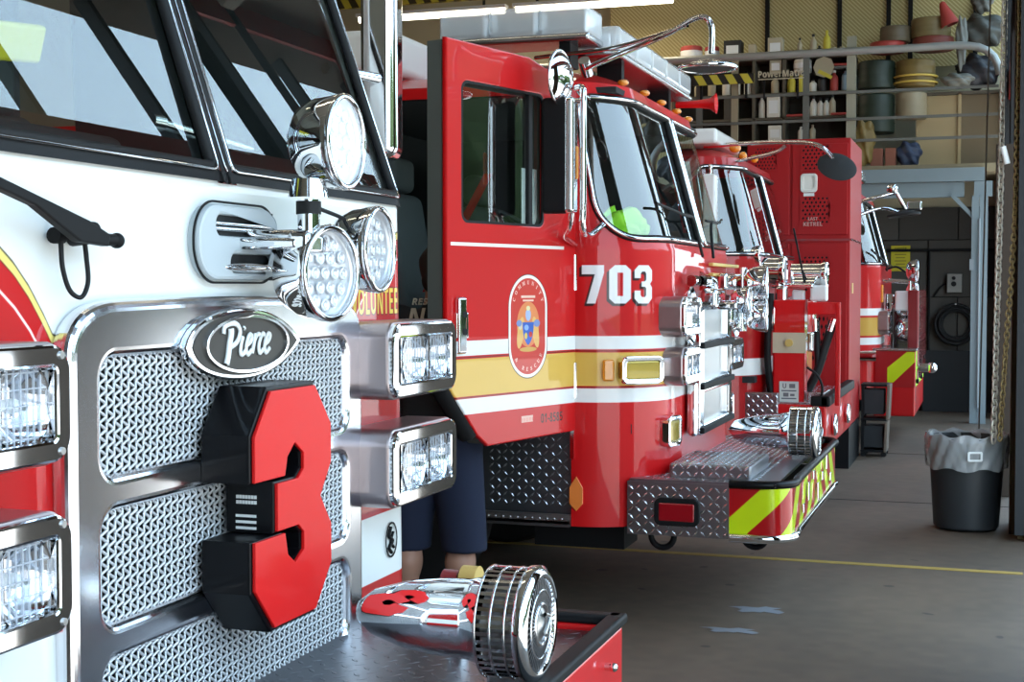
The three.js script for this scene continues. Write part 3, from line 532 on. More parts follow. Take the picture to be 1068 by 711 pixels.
  mesh('intake_blade', [pose(new THREE.SphereGeometry(0.5, 24, 12), [0, 0, 0]).scale(0.05, 0.03, 0.3).translate(0.012, -0.066, -0.03), bar([0.012, 0.036, 0.15], [0.012, 0.036, -0.17], 0.006), bar([0.012, 0.05, 0.15], [0.012, 0.05, -0.17], 0.005)], M.chrome, vt);
  // spotlight cluster on its stalk
  const st = new THREE.Group(); st.name = 'spotlight_stand'; st.position.set(0.19, 1.86, -0.09); T.add(st);
  mesh('stalk', [cy(0.03, 0.03, 0.1, [0, 0.05, 0]), cy(0.02, 0.02, 0.2, [-0.1, 0.0, 0.0], XR), rb(0.07, 0.07, 0.22, 0.02, [0.0, -0.02, -0.04]), cy(0.045, 0.055, 0.05, [0, 0.13, 0]), rb(0.2, 0.03, 0.09, 0.012, [-0.1, -0.02, 0.03])], M.chrome, st);
  mesh('collar', [cy(0.034, 0.034, 0.035, [0, 0.078, 0])], M.rubber, st);
  mesh('cable', [tb([[0, 0.08, -0.06], [0.02, 0.05, -0.2], [0.01, 0.02, -0.26], [-0.05, 0.04, -0.36], [0.0, 0.0, -0.42], [-0.06, -0.05, -0.46], [-0.15, 0, -0.42]], 0.006)], M.rubber, st);
  spotlight(T, [0.26, 2.122, -0.174], 0.127, 0.15, 0.03);
  spotlight(T, [0.24, 1.761, -0.122], 0.128, 0.15, -0.16);
  spotlight(T, [0.28, 1.831, -0.353], 0.12, 0.14, 0.05);
  // wiper with washer hose
  const wp = new THREE.Group(); wp.name = 'wiper'; T.add(wp);
  mesh('wiper_arm', [ex(poly([[-0.72, 0.02], [-0.7, 0.035], [-0.02, -0.135], [0.055, -0.162], [0.05, -0.182], [-0.05, -0.175], [-0.2, -0.105]]), 0.018, 0.004, [0.055, 2.0, 0.72]) , cy(0.024, 0.03, 0.06, [0.03, 1.843, 0.695], XR, 16), cy(0.014, 0.014, 0.06, [0.062, 1.829, 0.65], [Math.PI / 2, 0, 0], 12), sp(0.018, [0.062, 1.828, 0.617])], M.black, wp);
  mesh('washer_nozzle', [cy(0.018, 0.018, 0.03, [0.012, 1.835, 0.765], ZR, 14)], M.black, wp);
  mesh('washer_hose', [tb([[0.02, 1.825, 0.765], [0.025, 1.76, 0.765], [0.03, 1.712, 0.745], [0.035, 1.7, 0.715], [0.035, 1.73, 0.69], [0.032, 1.79, 0.69], [0.03, 1.835, 0.695]], 0.0055)], M.rubber, wp);
  // right-hand mirror head, chrome back
  const mr = new THREE.Group(); mr.name = 'door_mirror'; T.add(mr);
  mesh('mirror_shell', [rb(0.14, 0.95, 0.17, 0.045, [-0.24, 2.68, -1.56], [0, 0.2, 0], 4)], M.chrome, mr);
  mesh('mirror_arm', [bar([-0.3, 2.5, -1.2], [-0.22, 2.5, -1.5], 0.02)], M.chrome, mr); mesh('mirror_arm', [bar([-0.34, 2.9, -1.2], [-0.22, 2.95, -1.5], 0.02)], M.chrome, mr);
  // bumper
  const bp = new THREE.Group(); bp.name = 'front_bumper'; T.add(bp);
  mesh('bumper_beam', [rb(0.04, 0.3, 1.94, 0.015, [0.83, 0.5, 0]), rb(0.8, 0.3, 0.04, 0.015, [0.42, 0.5, -0.95]), rb(0.8, 0.3, 0.04, 0.015, [0.42, 0.5, 0.95])], M.red, bp);
  mesh('bumper_deck', [bx(0.8, 0.02, 1.88, [0.42, 0.62, 0])], std({ color: lin(0.2, 0.2, 0.22), metalness: 1, roughness: 0.35, bumpMap: M.plate.bumpMap, bumpScale: 0.004 }), bp); uvMetres(bp.children.at(-1).geometry);
  mesh('bumper_trim', [rb(0.06, 0.035, 2.0, 0.012, [0.83, 0.665, 0]), rb(0.84, 0.035, 0.06, 0.012, [0.43, 0.665, -0.965]), rb(0.84, 0.035, 0.06, 0.012, [0.43, 0.665, 0.965])], M.rubber, bp);
  mesh('bumper_bolt', [cy(0.012, 0.012, 0.03, [0.86, 0.57, -0.75], XR, 10), sp(0.014, [0.876, 0.57, -0.75])], M.chrome, bp);
  siren(T, [0.82, 0.83, -0.165], 0.15, 0.13, [[0.94, 0], [0.8, 0.01], [0.72, 0.06], [0.7, 0.14], [0.62, 0.24], [0.42, 0.34], [0.2, 0.385], [0, 0.39]], 'chrome slotted siren drum');
  mesh('hose_cap', [cy(0.045, 0.045, 0.05, [0.44, 0.84, -0.52], XR, 20)], M.darkred, T); 
  mesh('hose_cap_ring', [cy(0.05, 0.05, 0.05, [0.5, 0.85, -0.52], XR, 20)], M.gold, T);
  mesh('hose_cap_stem', [cy(0.02, 0.03, 0.2, [0.46, 0.73, -0.52])], M.chrome, T);
  mesh('chassis', [bx(1.4, 0.3, 1.2, [-0.9, 0.45, 0]), bx(0.03, 0.1, 2.3, [-0.02, 0.5, 0])], M.black, T);
  for (const z of [1.02, -1.02]) wheel(T, -1.15, z);
}

// ---------- second truck: red, number 703, driver's door open ----------
// shared small fittings
function lightbar(parent, L, h, d, p, turn, cells) {
  const o = new THREE.Group(); o.name = 'light_bar'; o.position.set(...p); o.rotation.y = turn; parent.add(o);
  mesh('lightbar_base', [rb(d * 1.02, h * 0.22, L * 1.01, 0.02, [0, -h * 0.42, 0])], M.satin, o);
  const mm = phy({ color: lin(0.92, 0.95, 0.97), roughness: 0.1, transmission: 0.6, thickness: 0 });
  for (let i = 0; i < cells; i++) {
    const cl = L / cells, z = -L / 2 + cl * (i + 0.5);
    mesh('lightbar_dome', [rb(d, h * 0.8, cl * 0.985, 0.03, [0, h * 0.05, z])], mm, o);
    mesh('light_module', [rb(d * 0.55, h * 0.55, cl * 0.8, 0.01, [0, 0.0, z]), rb(0.02, h * 0.4, cl * 0.3, 0.004, [d * 0.32, 0.01, z + cl * 0.2]), rb(0.02, h * 0.4, cl * 0.3, 0.004, [d * 0.32, 0.01, z - cl * 0.2])], M.chrome, o);
  }
  for (const s of [1, -1]) mesh('lightbar_foot', [bx(d * 0.5, h * 0.7, 0.06, [0, -h * 0.8, s * L * 0.32])], M.black, o);
  return o;
}
function cornerLamp(parent, C, t, y, w, h, mat, label) {  // chrome box lamp on the curved corner, facing out
  const p = C.S(t, y), q = C.S(t, y, 0.1), o = new THREE.Group(); o.name = 'marker_lamp'; o.position.copy(p); o.rotation.y = -Math.atan2(q.z - p.z, q.x - p.x); parent.add(o); if (label) o.userData.label = label;
  mesh('lamp_bezel', [ex(frameShape(w, h, 0.03, 0.014, 0.02), 0.05, 0.006, [-0.01, 0, 0]), rb(0.03, h * 0.96, w * 0.98, 0.012, [-0.008, 0, 0])], M.chrome, o);
  mesh('lamp_lens', [rb(0.03, h - 0.03, w - 0.03, 0.014, [0.028, 0, 0])], mat, o);
}
{
  const T = thing('fire_truck', 'red fire truck numbered 703 with gold side stripe and its cab door open', 'fire truck', [-1.57, 0, -8.15]);
  const w = 1.2, r = 0.43;
  const C = cabShape({ w, r, fx: (y) => y < 1.92 ? 0 : -0.28 * (y - 1.92), ins: (y) => y < 1.92 ? 0 : 0.07 * (y - 1.92) });
  const tN = C.tSide(-2.2), tF = -C.tSide(-2.2), y0 = 0.5, y1 = 2.78;
  const bands = [['#f1f0ee', 1.409, 1.478], ['#7c0e0e', 1.398, 1.404], ['#e0b352', 1.222, 1.394], ['#7c0e0e', 1.214, 1.219], ['#f1f0ee', 1.138, 1.211]];
  const liv = canvas(2048, Math.round(2048 * (y1 - y0) / (tN - tF)), (c, W, H) => {
    const k = W / (tN - tF), X = (t) => (tN - t) * k, Y = (y) => (y1 - y) * k;
    c.fillStyle = '#cb060b'; c.fillRect(0, 0, W, H);
    for (const [col, a, b] of bands) { c.fillStyle = col; c.fillRect(0, Y(b), W, (b - a) * k); }
    const dig = (ch, t, wd) => {                          // block numerals with a dark drop edge
      const P = { 7: [[0, 0], [1, 0], [1, 0.2], [0.62, 1], [0.22, 1], [0.58, 0.24], [0, 0.24]], 0: [[0.25, 0], [0.75, 0], [1, 0.13], [1, 0.87], [0.75, 1], [0.25, 1], [0, 0.87], [0, 0.13]],
        3: [[0.22, 0], [0.78, 0], [1, 0.13], [1, 0.4], [0.88, 0.49], [1, 0.58], [1, 0.87], [0.78, 1], [0.22, 1], [0, 0.87], [0, 0.66], [0.34, 0.66], [0.34, 0.78], [0.42, 0.83], [0.58, 0.83], [0.64, 0.78], [0.64, 0.6], [0.57, 0.56], [0.38, 0.56], [0.38, 0.42], [0.57, 0.42], [0.64, 0.38], [0.64, 0.22], [0.58, 0.17], [0.42, 0.17], [0.34, 0.22], [0.34, 0.34], [0, 0.34], [0, 0.13]] };
      for (const [dx, dy, col] of [[-0.012, 0.012, '#2a1112'], [-0.006, 0.006, '#2a1112'], [0, 0, '#f2f3f3']]) {
        c.fillStyle = col; c.beginPath(); P[ch].forEach(([a, b], i) => { const px = X(t) + (a * wd + dx) * k, py = Y(1.838) + (b * 0.196 + dy) * k; i ? c.lineTo(px, py) : c.moveTo(px, py); }); c.closePath(); c.fill();
        if (ch === 0) { c.fillStyle = col === '#f2f3f3' ? '#cb060b' : '#2a1112'; if (col === '#f2f3f3') c.fillRect(X(t) + wd * 0.38 * k, Y(1.838) + 0.196 * 0.2 * k, wd * 0.24 * k, 0.196 * 0.6 * k); }
      }
    };
    dig(7, 1.405, 0.115); dig(0, 1.265, 0.118); dig(3, 1.128, 0.112);
  });
  const hN = [0.035, 1.30, 1.975, 2.70, [0.03, 0.2, 0.09, 0.02]], hF = [-1.30, -0.035, 1.975, 2.70, [0.2, 0.03, 0.02, 0.09]];
  const dS = [C.tSide(-0.44), C.tSide(-1.62), 1.0, 2.72, 0.05], stepH = [C.tSide(-0.44), C.tSide(-0.96), 0.3, 1.1, 0.001];
  const arch = (t, y) => { const x = -r - (t - C.f - C.arc); return t > C.f + C.arc && x < -0.95 && y < 1.0 || (t < 0 && -t > C.f + C.arc && Math.hypot(-r - (-t - C.f - C.arc) + 1.5, y - 0.5) < 0.62); };
  mesh('cab', [C.skin(tF, tN, y0, y1, (t, y) => ![hN, hF, dS, stepH].some((h) => C.inR(h, t, y)) && !arch(t, y), 0, 0.02)], liveryMat(liv), T);
  mesh('cab_lining', [C.skin(tF, tN, 0.6, y1, (t, y) => ![hN, hF, dS, stepH].some((h) => C.inR(h, t, y, 0.02)) && !arch(t, y), -0.03, 0.05)], M.dark, T);
  mesh('roof', [C.roof(tF, tN, y1, 0.14, -0.9)], M.red, T);
  for (const h of [hN, hF]) {
    const o = mesh('windshield', [C.skin(h[0] - 0.01, h[1] + 0.01, h[2] - 0.01, h[3] + 0.01, (t, y) => C.inR(h, t, y, 0.015), -0.006, 0.03)], M.glass, T);
    mesh('gasket', [C.gasket(h, 0.02, 0.003)], M.rubber, o); mesh('chrome_bead', [C.gasket(h, 0.009, 0.022)], M.chrome, o);
  }
  mesh('windshield_divider', [C.skin(-0.028, 0.028, 1.96, 2.71, null, 0.016, 0.03)], M.satin, T);
  // interior
  mesh('cab_rear', [bx(0.05, 2.2, 2.3, [-2.1, 1.8, 0])], M.dark, T);
  mesh('cab_floor', [bx(1.9, 0.05, 2.2, [-1.1, 1.0, 0])], M.dark, T);
  mesh('engine_cover', [rb(1.2, 0.7, 0.9, 0.1, [-1.1, 1.35, 0])], M.dark, T);
  mesh('headliner', [bx(1.9, 0.03, 2.1, [-1.2, 2.74, 0])], M.dark, T);
  mesh('dashboard', [rb(0.55, 0.2, 2.1, 0.07, [-0.42, 1.85, 0], [0, 0, -0.1])], M.seat, T);
  mesh('steering_wheel', [to(0.22, 0.02, [0, 0, 0], [Math.PI / 2, 0, 0], 8, 32), bar([0, 0, -0.2], [0, 0, 0.2], 0.012), bar([-0.2, 0, 0], [0.2, 0, 0], 0.012), bar([0, -0.3, 0], [0, 0, 0], 0.03)].map((g) => pose(g, [-0.86, 2.02, 0.62], [0, 0, -0.6])), M.rubber, T);
  for (const z of [0.7, -0.7]) mesh('seat', [rb(0.16, 0.72, 0.52, 0.07, [-1.58, 1.9, z], [0, 0, 0.16]), rb(0.13, 0.2, 0.32, 0.05, [-1.63, 2.36, z]), rb(0.5, 0.16, 0.52, 0.06, [-1.34, 1.48, z])], M.seat, T);
  mesh('seat_belt', [ex(poly([[0, 0], [0.05, 0], [0.4, 0.62], [0.35, 0.62]]), 0.006, 0, [-1.3, 1.7, 1.1], 'z')], M.redlens, T);
  const jk = sp(0.16, [-0.34, 2.0, 0.66], [0.9, 0.85, 1.5], 28, 20); { const P = jk.attributes.position; for (let i = 0; i < P.count; i++) { const n = 0.02 * Math.sin(P.getX(i) * 60 + P.getZ(i) * 25) + 0.02 * Math.sin(P.getY(i) * 55 - P.getZ(i) * 38); P.setXYZ(i, P.getX(i) + n, P.getY(i) + n, P.getZ(i) + n); } jk.computeVertexNormals(); }
  mesh('safety_vest', [jk], M.hivis, T, 'bright yellow-green vest lying on the dashboard');
  // wipers
  for (const [t0, t1] of [[0.25, 0.95], [-0.3, -0.95]]) {
    const a = C.S(t0 * 0.6, 1.9, 0.03), b = C.S(t0, 2.1, 0.045), c = C.S(t1, 2.16, 0.045), d = C.S((t0 + t1) / 2 - 0.1 * Math.sign(t0), 2.12, 0.05);
    mesh('wiper', [tb([a.toArray(), b.toArray(), d.toArray()], 0.009), tb([C.S(t0 * 0.7, 2.12, 0.035).toArray(), d.toArray(), c.toArray()], 0.008)], M.rubber, T);
  }
  // lower step well, wheel arch
  const stp = new THREE.Group(); stp.name = 'step_well'; T.add(stp);
  mesh('step_plate', [bx(0.52, 0.5, 0.02, [-0.705, 0.76, w - 0.06]), bx(0.5, 0.03, 0.3, [-0.7, 0.51, w - 0.14])], std({ color: lin(0.2, 0.21, 0.22), metalness: 1, roughness: 0.38 }), stp);
  mesh('tread', tread(0.46, 0.42).map((g) => pose(g, [-0.68, 0.8, w - 0.05])), std({ color: lin(0.4, 0.42, 0.46), metalness: 1, roughness: 0.3 }), stp).userData.kind = 'stuff';
  const rv = []; for (let i = 0; i < 12; i++) rv.push(sp(0.007, [-0.49 - i * 0.04, 0.535, w + 0.012], [1, 1, 0.5], 8, 6)); mesh('rivet', rv, M.steel, stp);
  mesh('step_edge', [bx(0.52, 0.05, 0.02, [-0.705, 0.535, w])], M.steel, stp);
  wheel(T, -1.5, 1.0); wheel(T, -1.5, -1.0);
  mesh('chassis', [bx(2.6, 0.26, 1.0, [-1.2, 0.5, 0]), bx(0.5, 0.14, 0.3, [-0.5, 0.4, 0.7]), cy(0.05, 0.05, 1.9, [-1.5, 0.5, 0], ZR)], M.black, T);
  // body behind the cab
  mesh('rear_body', [bx(3.2, 1.9, 2.4, [-3.9, 1.7, 0])], M.red, T);
  // reflector diamond on the lower front corner
  { const p = C.S(1.43, 0.67, 0.004), o = new THREE.Group(); o.name = 'reflector'; o.position.copy(p); o.rotation.y = -1.42; T.add(o);
    mesh('reflector_plate', [ex(poly([[0, 0.085], [0.032, 0.03], [0.032, -0.05], [0, -0.085], [-0.032, -0.05], [-0.032, 0.03]]), 0.006, 0.003)], phy({ color: lin(0.8, 0.2, 0.03), roughness: 0.3, clearcoat: 1 }), o); }
  // the open door: hinged at the front post, swung out about 72 degrees
  {
    const D = new THREE.Group(); D.name = 'cab_door'; D.position.set(-0.43, 0, 1.2); D.rotation.y = 0; T.add(D); D.userData.label = 'open driver door with round-ended crest and gold stripe';
    const th = Math.atan2(0.95, 0.313), W = 1.02;
    D.rotation.y = -(-th); // local -X swings towards +Z
    D.rotation.y = th;
    const out = [[0, 1.0], [-0.72, 0.985], [-0.8, 1.04], [-W, 1.29], [-W, 2.84], [-0.4, 2.83], [-0.16, 2.77], [-0.07, 2.66], [0, 1.98]];
    const sh = poly(out); sh.holes.push(new THREE.Path(rrect(0.66, 0.66, 0.05).getPoints(6).map((v) => new THREE.Vector2(v.x - 0.595, v.y + 2.345))));
    const dl = canvas(1024, 2048, (c, Wd, H) => {
      const k = 1000, X = (d) => (d + 1.02) * k, Y = (y) => H - (y - 0.9) * k;
      c.fillStyle = '#cb060b'; c.fillRect(0, 0, Wd, H);
      for (const [col, a, b] of bands) { c.fillStyle = col; c.fillRect(0, Y(b), Wd, (b - a) * k); }
      c.fillStyle = '#f5efe9'; c.fillRect(X(-1.0), Y(1.93), 0.9 * k, 0.016 * k);
      c.fillStyle = '#2a0e0c'; c.font = 'bold 62px sans-serif'; c.save(); c.translate(X(-0.3), Y(1.055)); c.scale(0.85, 1); c.fillText('01-8585', 0, 0); c.restore();
      c.fillStyle = '#e9b9a8'; c.fillRect(X(-0.46), Y(1.1), 95, 32);
      c.fillStyle = '#e04a3a'; for (let i = 0; i < 8; i++) c.fillRect(X(-0.455) + i * 12, Y(1.09), 3, 18);
      // crest: capsule with a ring of small lettering and a shield between supporters
      const cx = X(-0.405), cy2 = Y(1.535), cw = 0.158 * k, ch = 0.25 * k;
      const cap = (e) => { c.beginPath(); c.arc(cx, cy2 - ch + cw, cw - e, Math.PI, 0); c.lineTo(cx + cw - e, cy2 + ch - cw); c.arc(cx, cy2 + ch - cw, cw - e, 0, Math.PI); c.closePath(); };
      c.fillStyle = '#4a2a20'; cap(-4); c.fill(); c.fillStyle = '#fbf6ef'; cap(0); c.fill(); c.fillStyle = '#cf3b30'; cap(16); c.fill();
      const arcText = (s, R, a0, a1, y, flip) => { c.font = 'bold 26px serif'; c.fillStyle = '#f2cfc0'; c.textAlign = 'center'; for (let i = 0; i < s.length; i++) { const a = a0 + (a1 - a0) * (i + 0.5) / s.length; c.save(); c.translate(cx + R * Math.cos(a), y + R * Math.sin(a)); c.rotate(a + (flip ? -1 : 1) * Math.PI / 2); c.fillText(s[i], 0, 8); c.restore(); } };
      arcText('COMMUNITY', cw - 38, Math.PI * 1.05, Math.PI * 1.95, cy2 - ch + cw, false);
      c.fillStyle = '#fbf6ef'; arcText('& RESCUE', cw - 40, Math.PI * 0.85, Math.PI * 0.1, cy2 + ch - cw, true);
      c.fillStyle = '#f0c9b4'; c.fillRect(cx - 58, cy2 - 150, 116, 12); c.fillRect(cx - 44, cy2 - 130, 88, 9);
      const blob = (col, x, y, a, b, r2 = 0) => { c.fillStyle = col; c.beginPath(); c.ellipse(cx + x, cy2 + y, a, b, r2, 0, Math.PI * 2); c.fill(); };
      blob('#e58a54', 0, -10, 92, 110); blob('#e9b46a', -62, 30, 26, 78, 0.2); blob('#e9b46a', 62, 30, 26, 78, -0.2); blob('#d9c7b0', -64, -6, 16, 22); blob('#7d8fc0', 72, -14, 26, 18); blob('#7d8fc0', -74, -16, 22, 16);
      c.fillStyle = '#3d62b8'; c.beginPath(); c.moveTo(cx - 46, cy2 - 20); c.lineTo(cx + 46, cy2 - 20); c.quadraticCurveTo(cx + 46, cy2 + 66, cx, cy2 + 92); c.quadraticCurveTo(cx - 46, cy2 + 66, cx - 46, cy2 - 20); c.fill();
      blob('#8fb0e4', -14, 6, 18, 14); blob('#c8423a', 20, 40, 14, 14); blob('#e6c35a', -18, 46, 12, 16); blob('#a9b9dc', 0, -56, 22, 30); blob('#e7d9a0', 0, -88, 16, 12); blob('#d8a658', 0, 112, 70, 12);
    });
    dl.wrapS = dl.wrapT = THREE.ClampToEdgeWrapping;
    const skinG = new THREE.ExtrudeGeometry(sh, { depth: 0.012, bevelEnabled: true, bevelSize: 0.008, bevelThickness: 0.008, bevelSegments: 2, curveSegments: 8 });
    { const P = skinG.attributes.position, u = skinG.attributes.uv; for (let i = 0; i < P.count; i++) u.setXY(i, (P.getX(i) + 1.02) / 1.024, (P.getY(i) - 0.9) / 2.048); skinG.translate(0, 0, -0.012); }
    mesh('door_skin', [skinG], liveryMat(dl), D);
    const inner = poly(out.map(([a, b]) => [Math.min(-0.03, a), b])); inner.holes.push(new THREE.Path(rrect(0.64, 0.64, 0.05).getPoints(6).map((v) => new THREE.Vector2(v.x - 0.595, v.y + 2.345))));
    const ig = new THREE.ExtrudeGeometry(inner, { depth: 0.085, bevelEnabled: false }); ig.translate(0, 0, -0.112);
    mesh('door_seal', [ig], M.seal, D);
    mesh('door_window', [pose(new THREE.PlaneGeometry(0.65, 0.65), [-0.595, 2.345, -0.03])], M.glass, D);
    mesh('paper_sheet', [bx(0.13, 0.27, 0.003, [-0.335, 2.17, -0.036])], M.paper, D, 'white sheet taped inside the door glass'); mesh('paper_sheet', [bx(0.05, 0.24, 0.003, [-0.9, 2.16, -0.036])], M.paper, D);
    const wf = frameShape(0.67, 0.67, 0.05, 0.022, 0.04), wg = new THREE.ExtrudeGeometry(wf, { depth: 0.012, bevelEnabled: false, curveSegments: 8 }); wg.translate(-0.595, 2.345, -0.006);
    mesh('window_gasket', [wg, bx(0.03, 0.64, 0.02, [-0.36, 2.345, -0.02])], M.rubber, D);
    mesh('door_handle', [rb(0.06, 0.26, 0.03, 0.012, [-0.94, 1.55, 0.02]), rb(0.09, 0.12, 0.02, 0.008, [-0.93, 1.55, 0.014])], M.chrome, D);
    for (const y of [1.6, 1.52]) mesh('handle_recess', [rb(0.035, 0.03, 0.012, 0.004, [-0.93, y, 0.03])], M.black, D);
    mesh('door_edge_trim', [tb([[-0.8, 1.04, -0.05], [-0.9, 1.16, -0.05], [-W - 0.005, 1.3, -0.05]], 0.055, false, 24, 8)], M.rubber, D);
    for (const y of [1.25, 1.8]) mesh('door_hinge', [cy(0.016, 0.016, 0.18, [0.005, y, 0.0])], M.chrome, D);
  }
  mesh('door_post_trim', [bx(0.02, 1.7, 0.02, [-0.436, 1.7, 1.2])], M.chrome, T);
  // headlights: two stacked each side of the grille, on the front plane
  for (const s of [1, -1]) { headlight(T, [-0.05, 1.572, s * 0.72], 0.46, 0.195, 0.14, 1, null, true); headlight(T, [-0.03, 1.312, s * 0.70], 0.44, 0.185, 0.12, 2, null, false); }
  cornerLamp(T, C, 1.10, 1.303, 0.24, 0.13, M.yellowlens, 'chrome corner lamp with yellow lens'); cornerLamp(T, C, -1.10, 1.303, 0.24, 0.13, M.yellowlens);
  { const p = C.S(1.27, 1.303, 0.02), am = mesh('side_marker', [rb(0.03, 0.11, 0.06, 0.012, [0, 0, 0])], M.amber, T); am.position.copy(p); am.rotation.y = -1.1; }
  cornerLamp(T, C, 0.87, 0.975, 0.15, 0.15, M.yellowlens); cornerLamp(T, C, -0.87, 0.975, 0.15, 0.15, M.yellowlens);
  // grille: chrome frame with three bright panels
  const gr = new THREE.Group(); gr.name = 'grille'; gr.position.set(0.02, 0, 0); T.add(gr);
  const fr = rrect(0.98, 0.72, 0.04); for (const y of [0.24, 0.015, -0.225]) fr.holes.push(new THREE.Path(rrect(0.8, 0.19, 0.02).getPoints(5).map((v) => new THREE.Vector2(v.x, v.y + y))));
  mesh('grille_frame', [ex(fr, 0.06, 0.008, [0, 1.28, 0])], M.chrome, gr);
  for (const y of [1.52, 1.295, 1.055]) { mesh('grille_panel', [bx(0.01, 0.19, 0.8, [0.03, y, 0])], std({ color: lin(0.75, 0.78, 0.8), metalness: 1, roughness: 0.3 }), gr); mesh('grille_bar', [rb(0.03, 0.034, 0.98, 0.008, [0.075, y - 0.115, 0])], M.black, gr); }
  for (const [z, d] of [[0.35, 0], [-0.35, 0]]) mesh('grille_leg', [rb(0.05, 0.3, 0.1, 0.02, [0.03, 1.06, z + Math.sign(z) * 0.12])], M.chrome, gr);
  // belt-line fittings over the grille
  for (const y of [1.86, 1.8]) mesh('belt_trim', [rb(0.03, 0.02, 0.9, 0.006, [0.03, y, -0.55])], M.gold, T);
  mesh('nozzle_pipe', [cy(0.04, 0.04, 0.16, [0.06, 1.76, 0.3], ZR), cy(0.055, 0.035, 0.06, [0.06, 1.76, 0.42], ZR), cy(0.03, 0.03, 0.14, [0.06, 1.76, 0.56], ZR), tb([[0.06, 1.76, 0.22], [0.08, 1.75, 0.14], [0.08, 1.68, 0.1], [0.07, 1.62, 0.08]], 0.035)], M.chrome, T);
  spotlight(T, [0.26, 1.65, -0.05], 0.075, 0.1, 0); mesh('lamp_bracket', [rb(0.26, 0.04, 0.36, 0.012, [0.1, 1.62, 0.0]), rb(0.1, 0.12, 0.26, 0.03, [0.1, 1.66, 0.2])], M.chrome, T);
  spotlight(T, [0.25, 1.75, -0.8], 0.11, 0.14, 0.1); spotlight(T, [0.25, 1.55, -0.8], 0.1, 0.13, 0.1); mesh('lamp_post', [cy(0.03, 0.03, 0.4, [0.1, 1.65, -0.8]), rb(0.2, 0.05, 0.1, 0.02, [0.05, 1.65, -0.8]), rb(0.06, 0.1, 0.5, 0.02, [0.08, 1.76, -0.45])], M.chrome, T);
  // mirrors
  const dm = new THREE.Group(); dm.name = 'door_mirror'; T.add(dm);
  mesh('mirror_back', [rb(0.13, 0.56, 0.05, 0.02, [-0.42, 2.36, 1.56])], M.black, dm);
  mesh('mirror_edge', [rb(0.05, 0.56, 0.09, 0.02, [-0.345, 2.36, 1.55])], M.chrome, dm);
  mesh('mirror_marker', [rb(0.012, 0.16, 0.02, 0.005, [-0.3, 2.32, 1.6])], M.amber, dm);
  mesh('mirror_bracket', [tb([[-0.28, 2.04, 1.2], [-0.3, 1.98, 1.4], [-0.29, 2.02, 1.54], [-0.285, 2.1, 1.55], [-0.285, 2.6, 1.55], [-0.29, 2.68, 1.54], [-0.33, 2.69, 1.5], [-0.36, 2.68, 1.2]], 0.017, false, 90), tb([[-0.34, 2.1, 1.55], [-0.36, 2.02, 1.52], [-0.42, 1.98, 1.4], [-0.42, 1.94, 1.22]], 0.014), bar([-0.36, 2.62, 1.55], [-0.29, 2.62, 1.55], 0.014)], M.chrome, dm);
  const cvx = mesh('convex_mirror', [lt([[0, 0.05], [0.06, 0.045], [0.105, 0.025], [0.128, 0]], [0, 0, 0], XR, 36).scale(1, 1.02, 0.9), to(0.128, 0.008, [0, 0, 0], [0, Math.PI / 2, 0], 8, 36).scale(1, 1.02, 0.9)], M.chrome, dm); cvx.position.set(-0.4, 2.735, 1.55); cvx.rotation.y = -0.2;
  // overhead arm with a downward mirror
  const am = new THREE.Group(); am.name = 'overhead_mirror'; T.add(am);
  mesh('mirror_brace', [tb([[-0.7, 2.93, 1.0], [-0.2, 2.93, 1.2], [0.2, 2.97, 1.44]], 0.011)], M.chrome, am);
  mesh('mirror_arm', [tb([[-0.36, 2.82, 1.25], [0.1, 2.94, 1.42], [0.24, 3.0, 1.45], [0.29, 3.0, 1.45], [0.315, 2.96, 1.45], [0.317, 2.83, 1.45]], 0.014, false, 60), bar([-0.36, 2.8, 1.2], [-0.36, 2.86, 1.27], 0.03)], M.chrome, am);
  mesh('mirror_dish', [lt([[0, 0.04], [0.06, 0.03], [0.12, 0.008], [0.132, 0.0]], [0.3, 2.765, 1.45], [0, 0, 0], 36)], std({ color: lin(0.12, 0.12, 0.12), metalness: 0.9, roughness: 0.25 }), am);
  mesh('mirror_face', [cy(0.126, 0.126, 0.004, [0.3, 2.76, 1.45])], M.dark, am);
  mesh('mirror_rim', [to(0.132, 0.011, [0.3, 2.763, 1.45], [Math.PI / 2, 0, 0], 8, 40)], M.chrome, am);
  // light bars
  lightbar(T, 0.82, 0.19, 0.3, [-0.78, 3.085, 1.0], Math.PI / 2, 3);
  lightbar(T, 1.9, 0.17, 0.28, [-0.42, 3.03, -0.1], 0, 5);
  for (let i = 0; i < 5; i++) { const p = C.S(0.9 - i * 0.45, 2.8, 0.0); mesh('clearance_lamp', [sp(0.03, [p.x, p.y, p.z], [1, 0.6, 1.4], 12, 8)], M.amber, T); }
  mesh('air_horn', [lt([[0.02, 0], [0.025, 0.14], [0.035, 0.22], [0.065, 0.26]], [-0.35, 2.9, -0.9], [0, 0, -Math.PI / 2], 20)], M.red, T);
  mesh('hose_bed_cover', [rb(1.9, 0.24, 2.1, 0.05, [-2.5, 3.03, -0.1])], M.blind, T);
  // bumper
  const bp = new THREE.Group(); bp.name = 'front_bumper'; T.add(bp);
  const bxs = 0.0, bf = 0.66, bw = 1.14, bh = 0.27, by = 0.605;
  for (const s of [1, -1]) { const q = mesh('bumper_side', [bx(0.52, bh, 0.02, [0.1, by, s * bw])], M.sheet, bp); mesh('tread', tread(0.52, bh).map((g) => pose(g, [0.1, by, s * (bw + 0.01)])), M.lozenge, q).userData.kind = 'stuff'; };
  { const q = mesh('bumper_deck', [bx(0.74, 0.016, 2 * bw, [0.22, by + bh / 2 + 0.004, 0])], M.sheet, bp); mesh('tread', tread(0.6, 2.2).map((g) => pose(pose(g, [0, 0, 0], [-Math.PI / 2, 0, 0]), [0.2, by + bh / 2 + 0.012, 0])), M.lozenge, q).userData.kind = 'stuff'; }
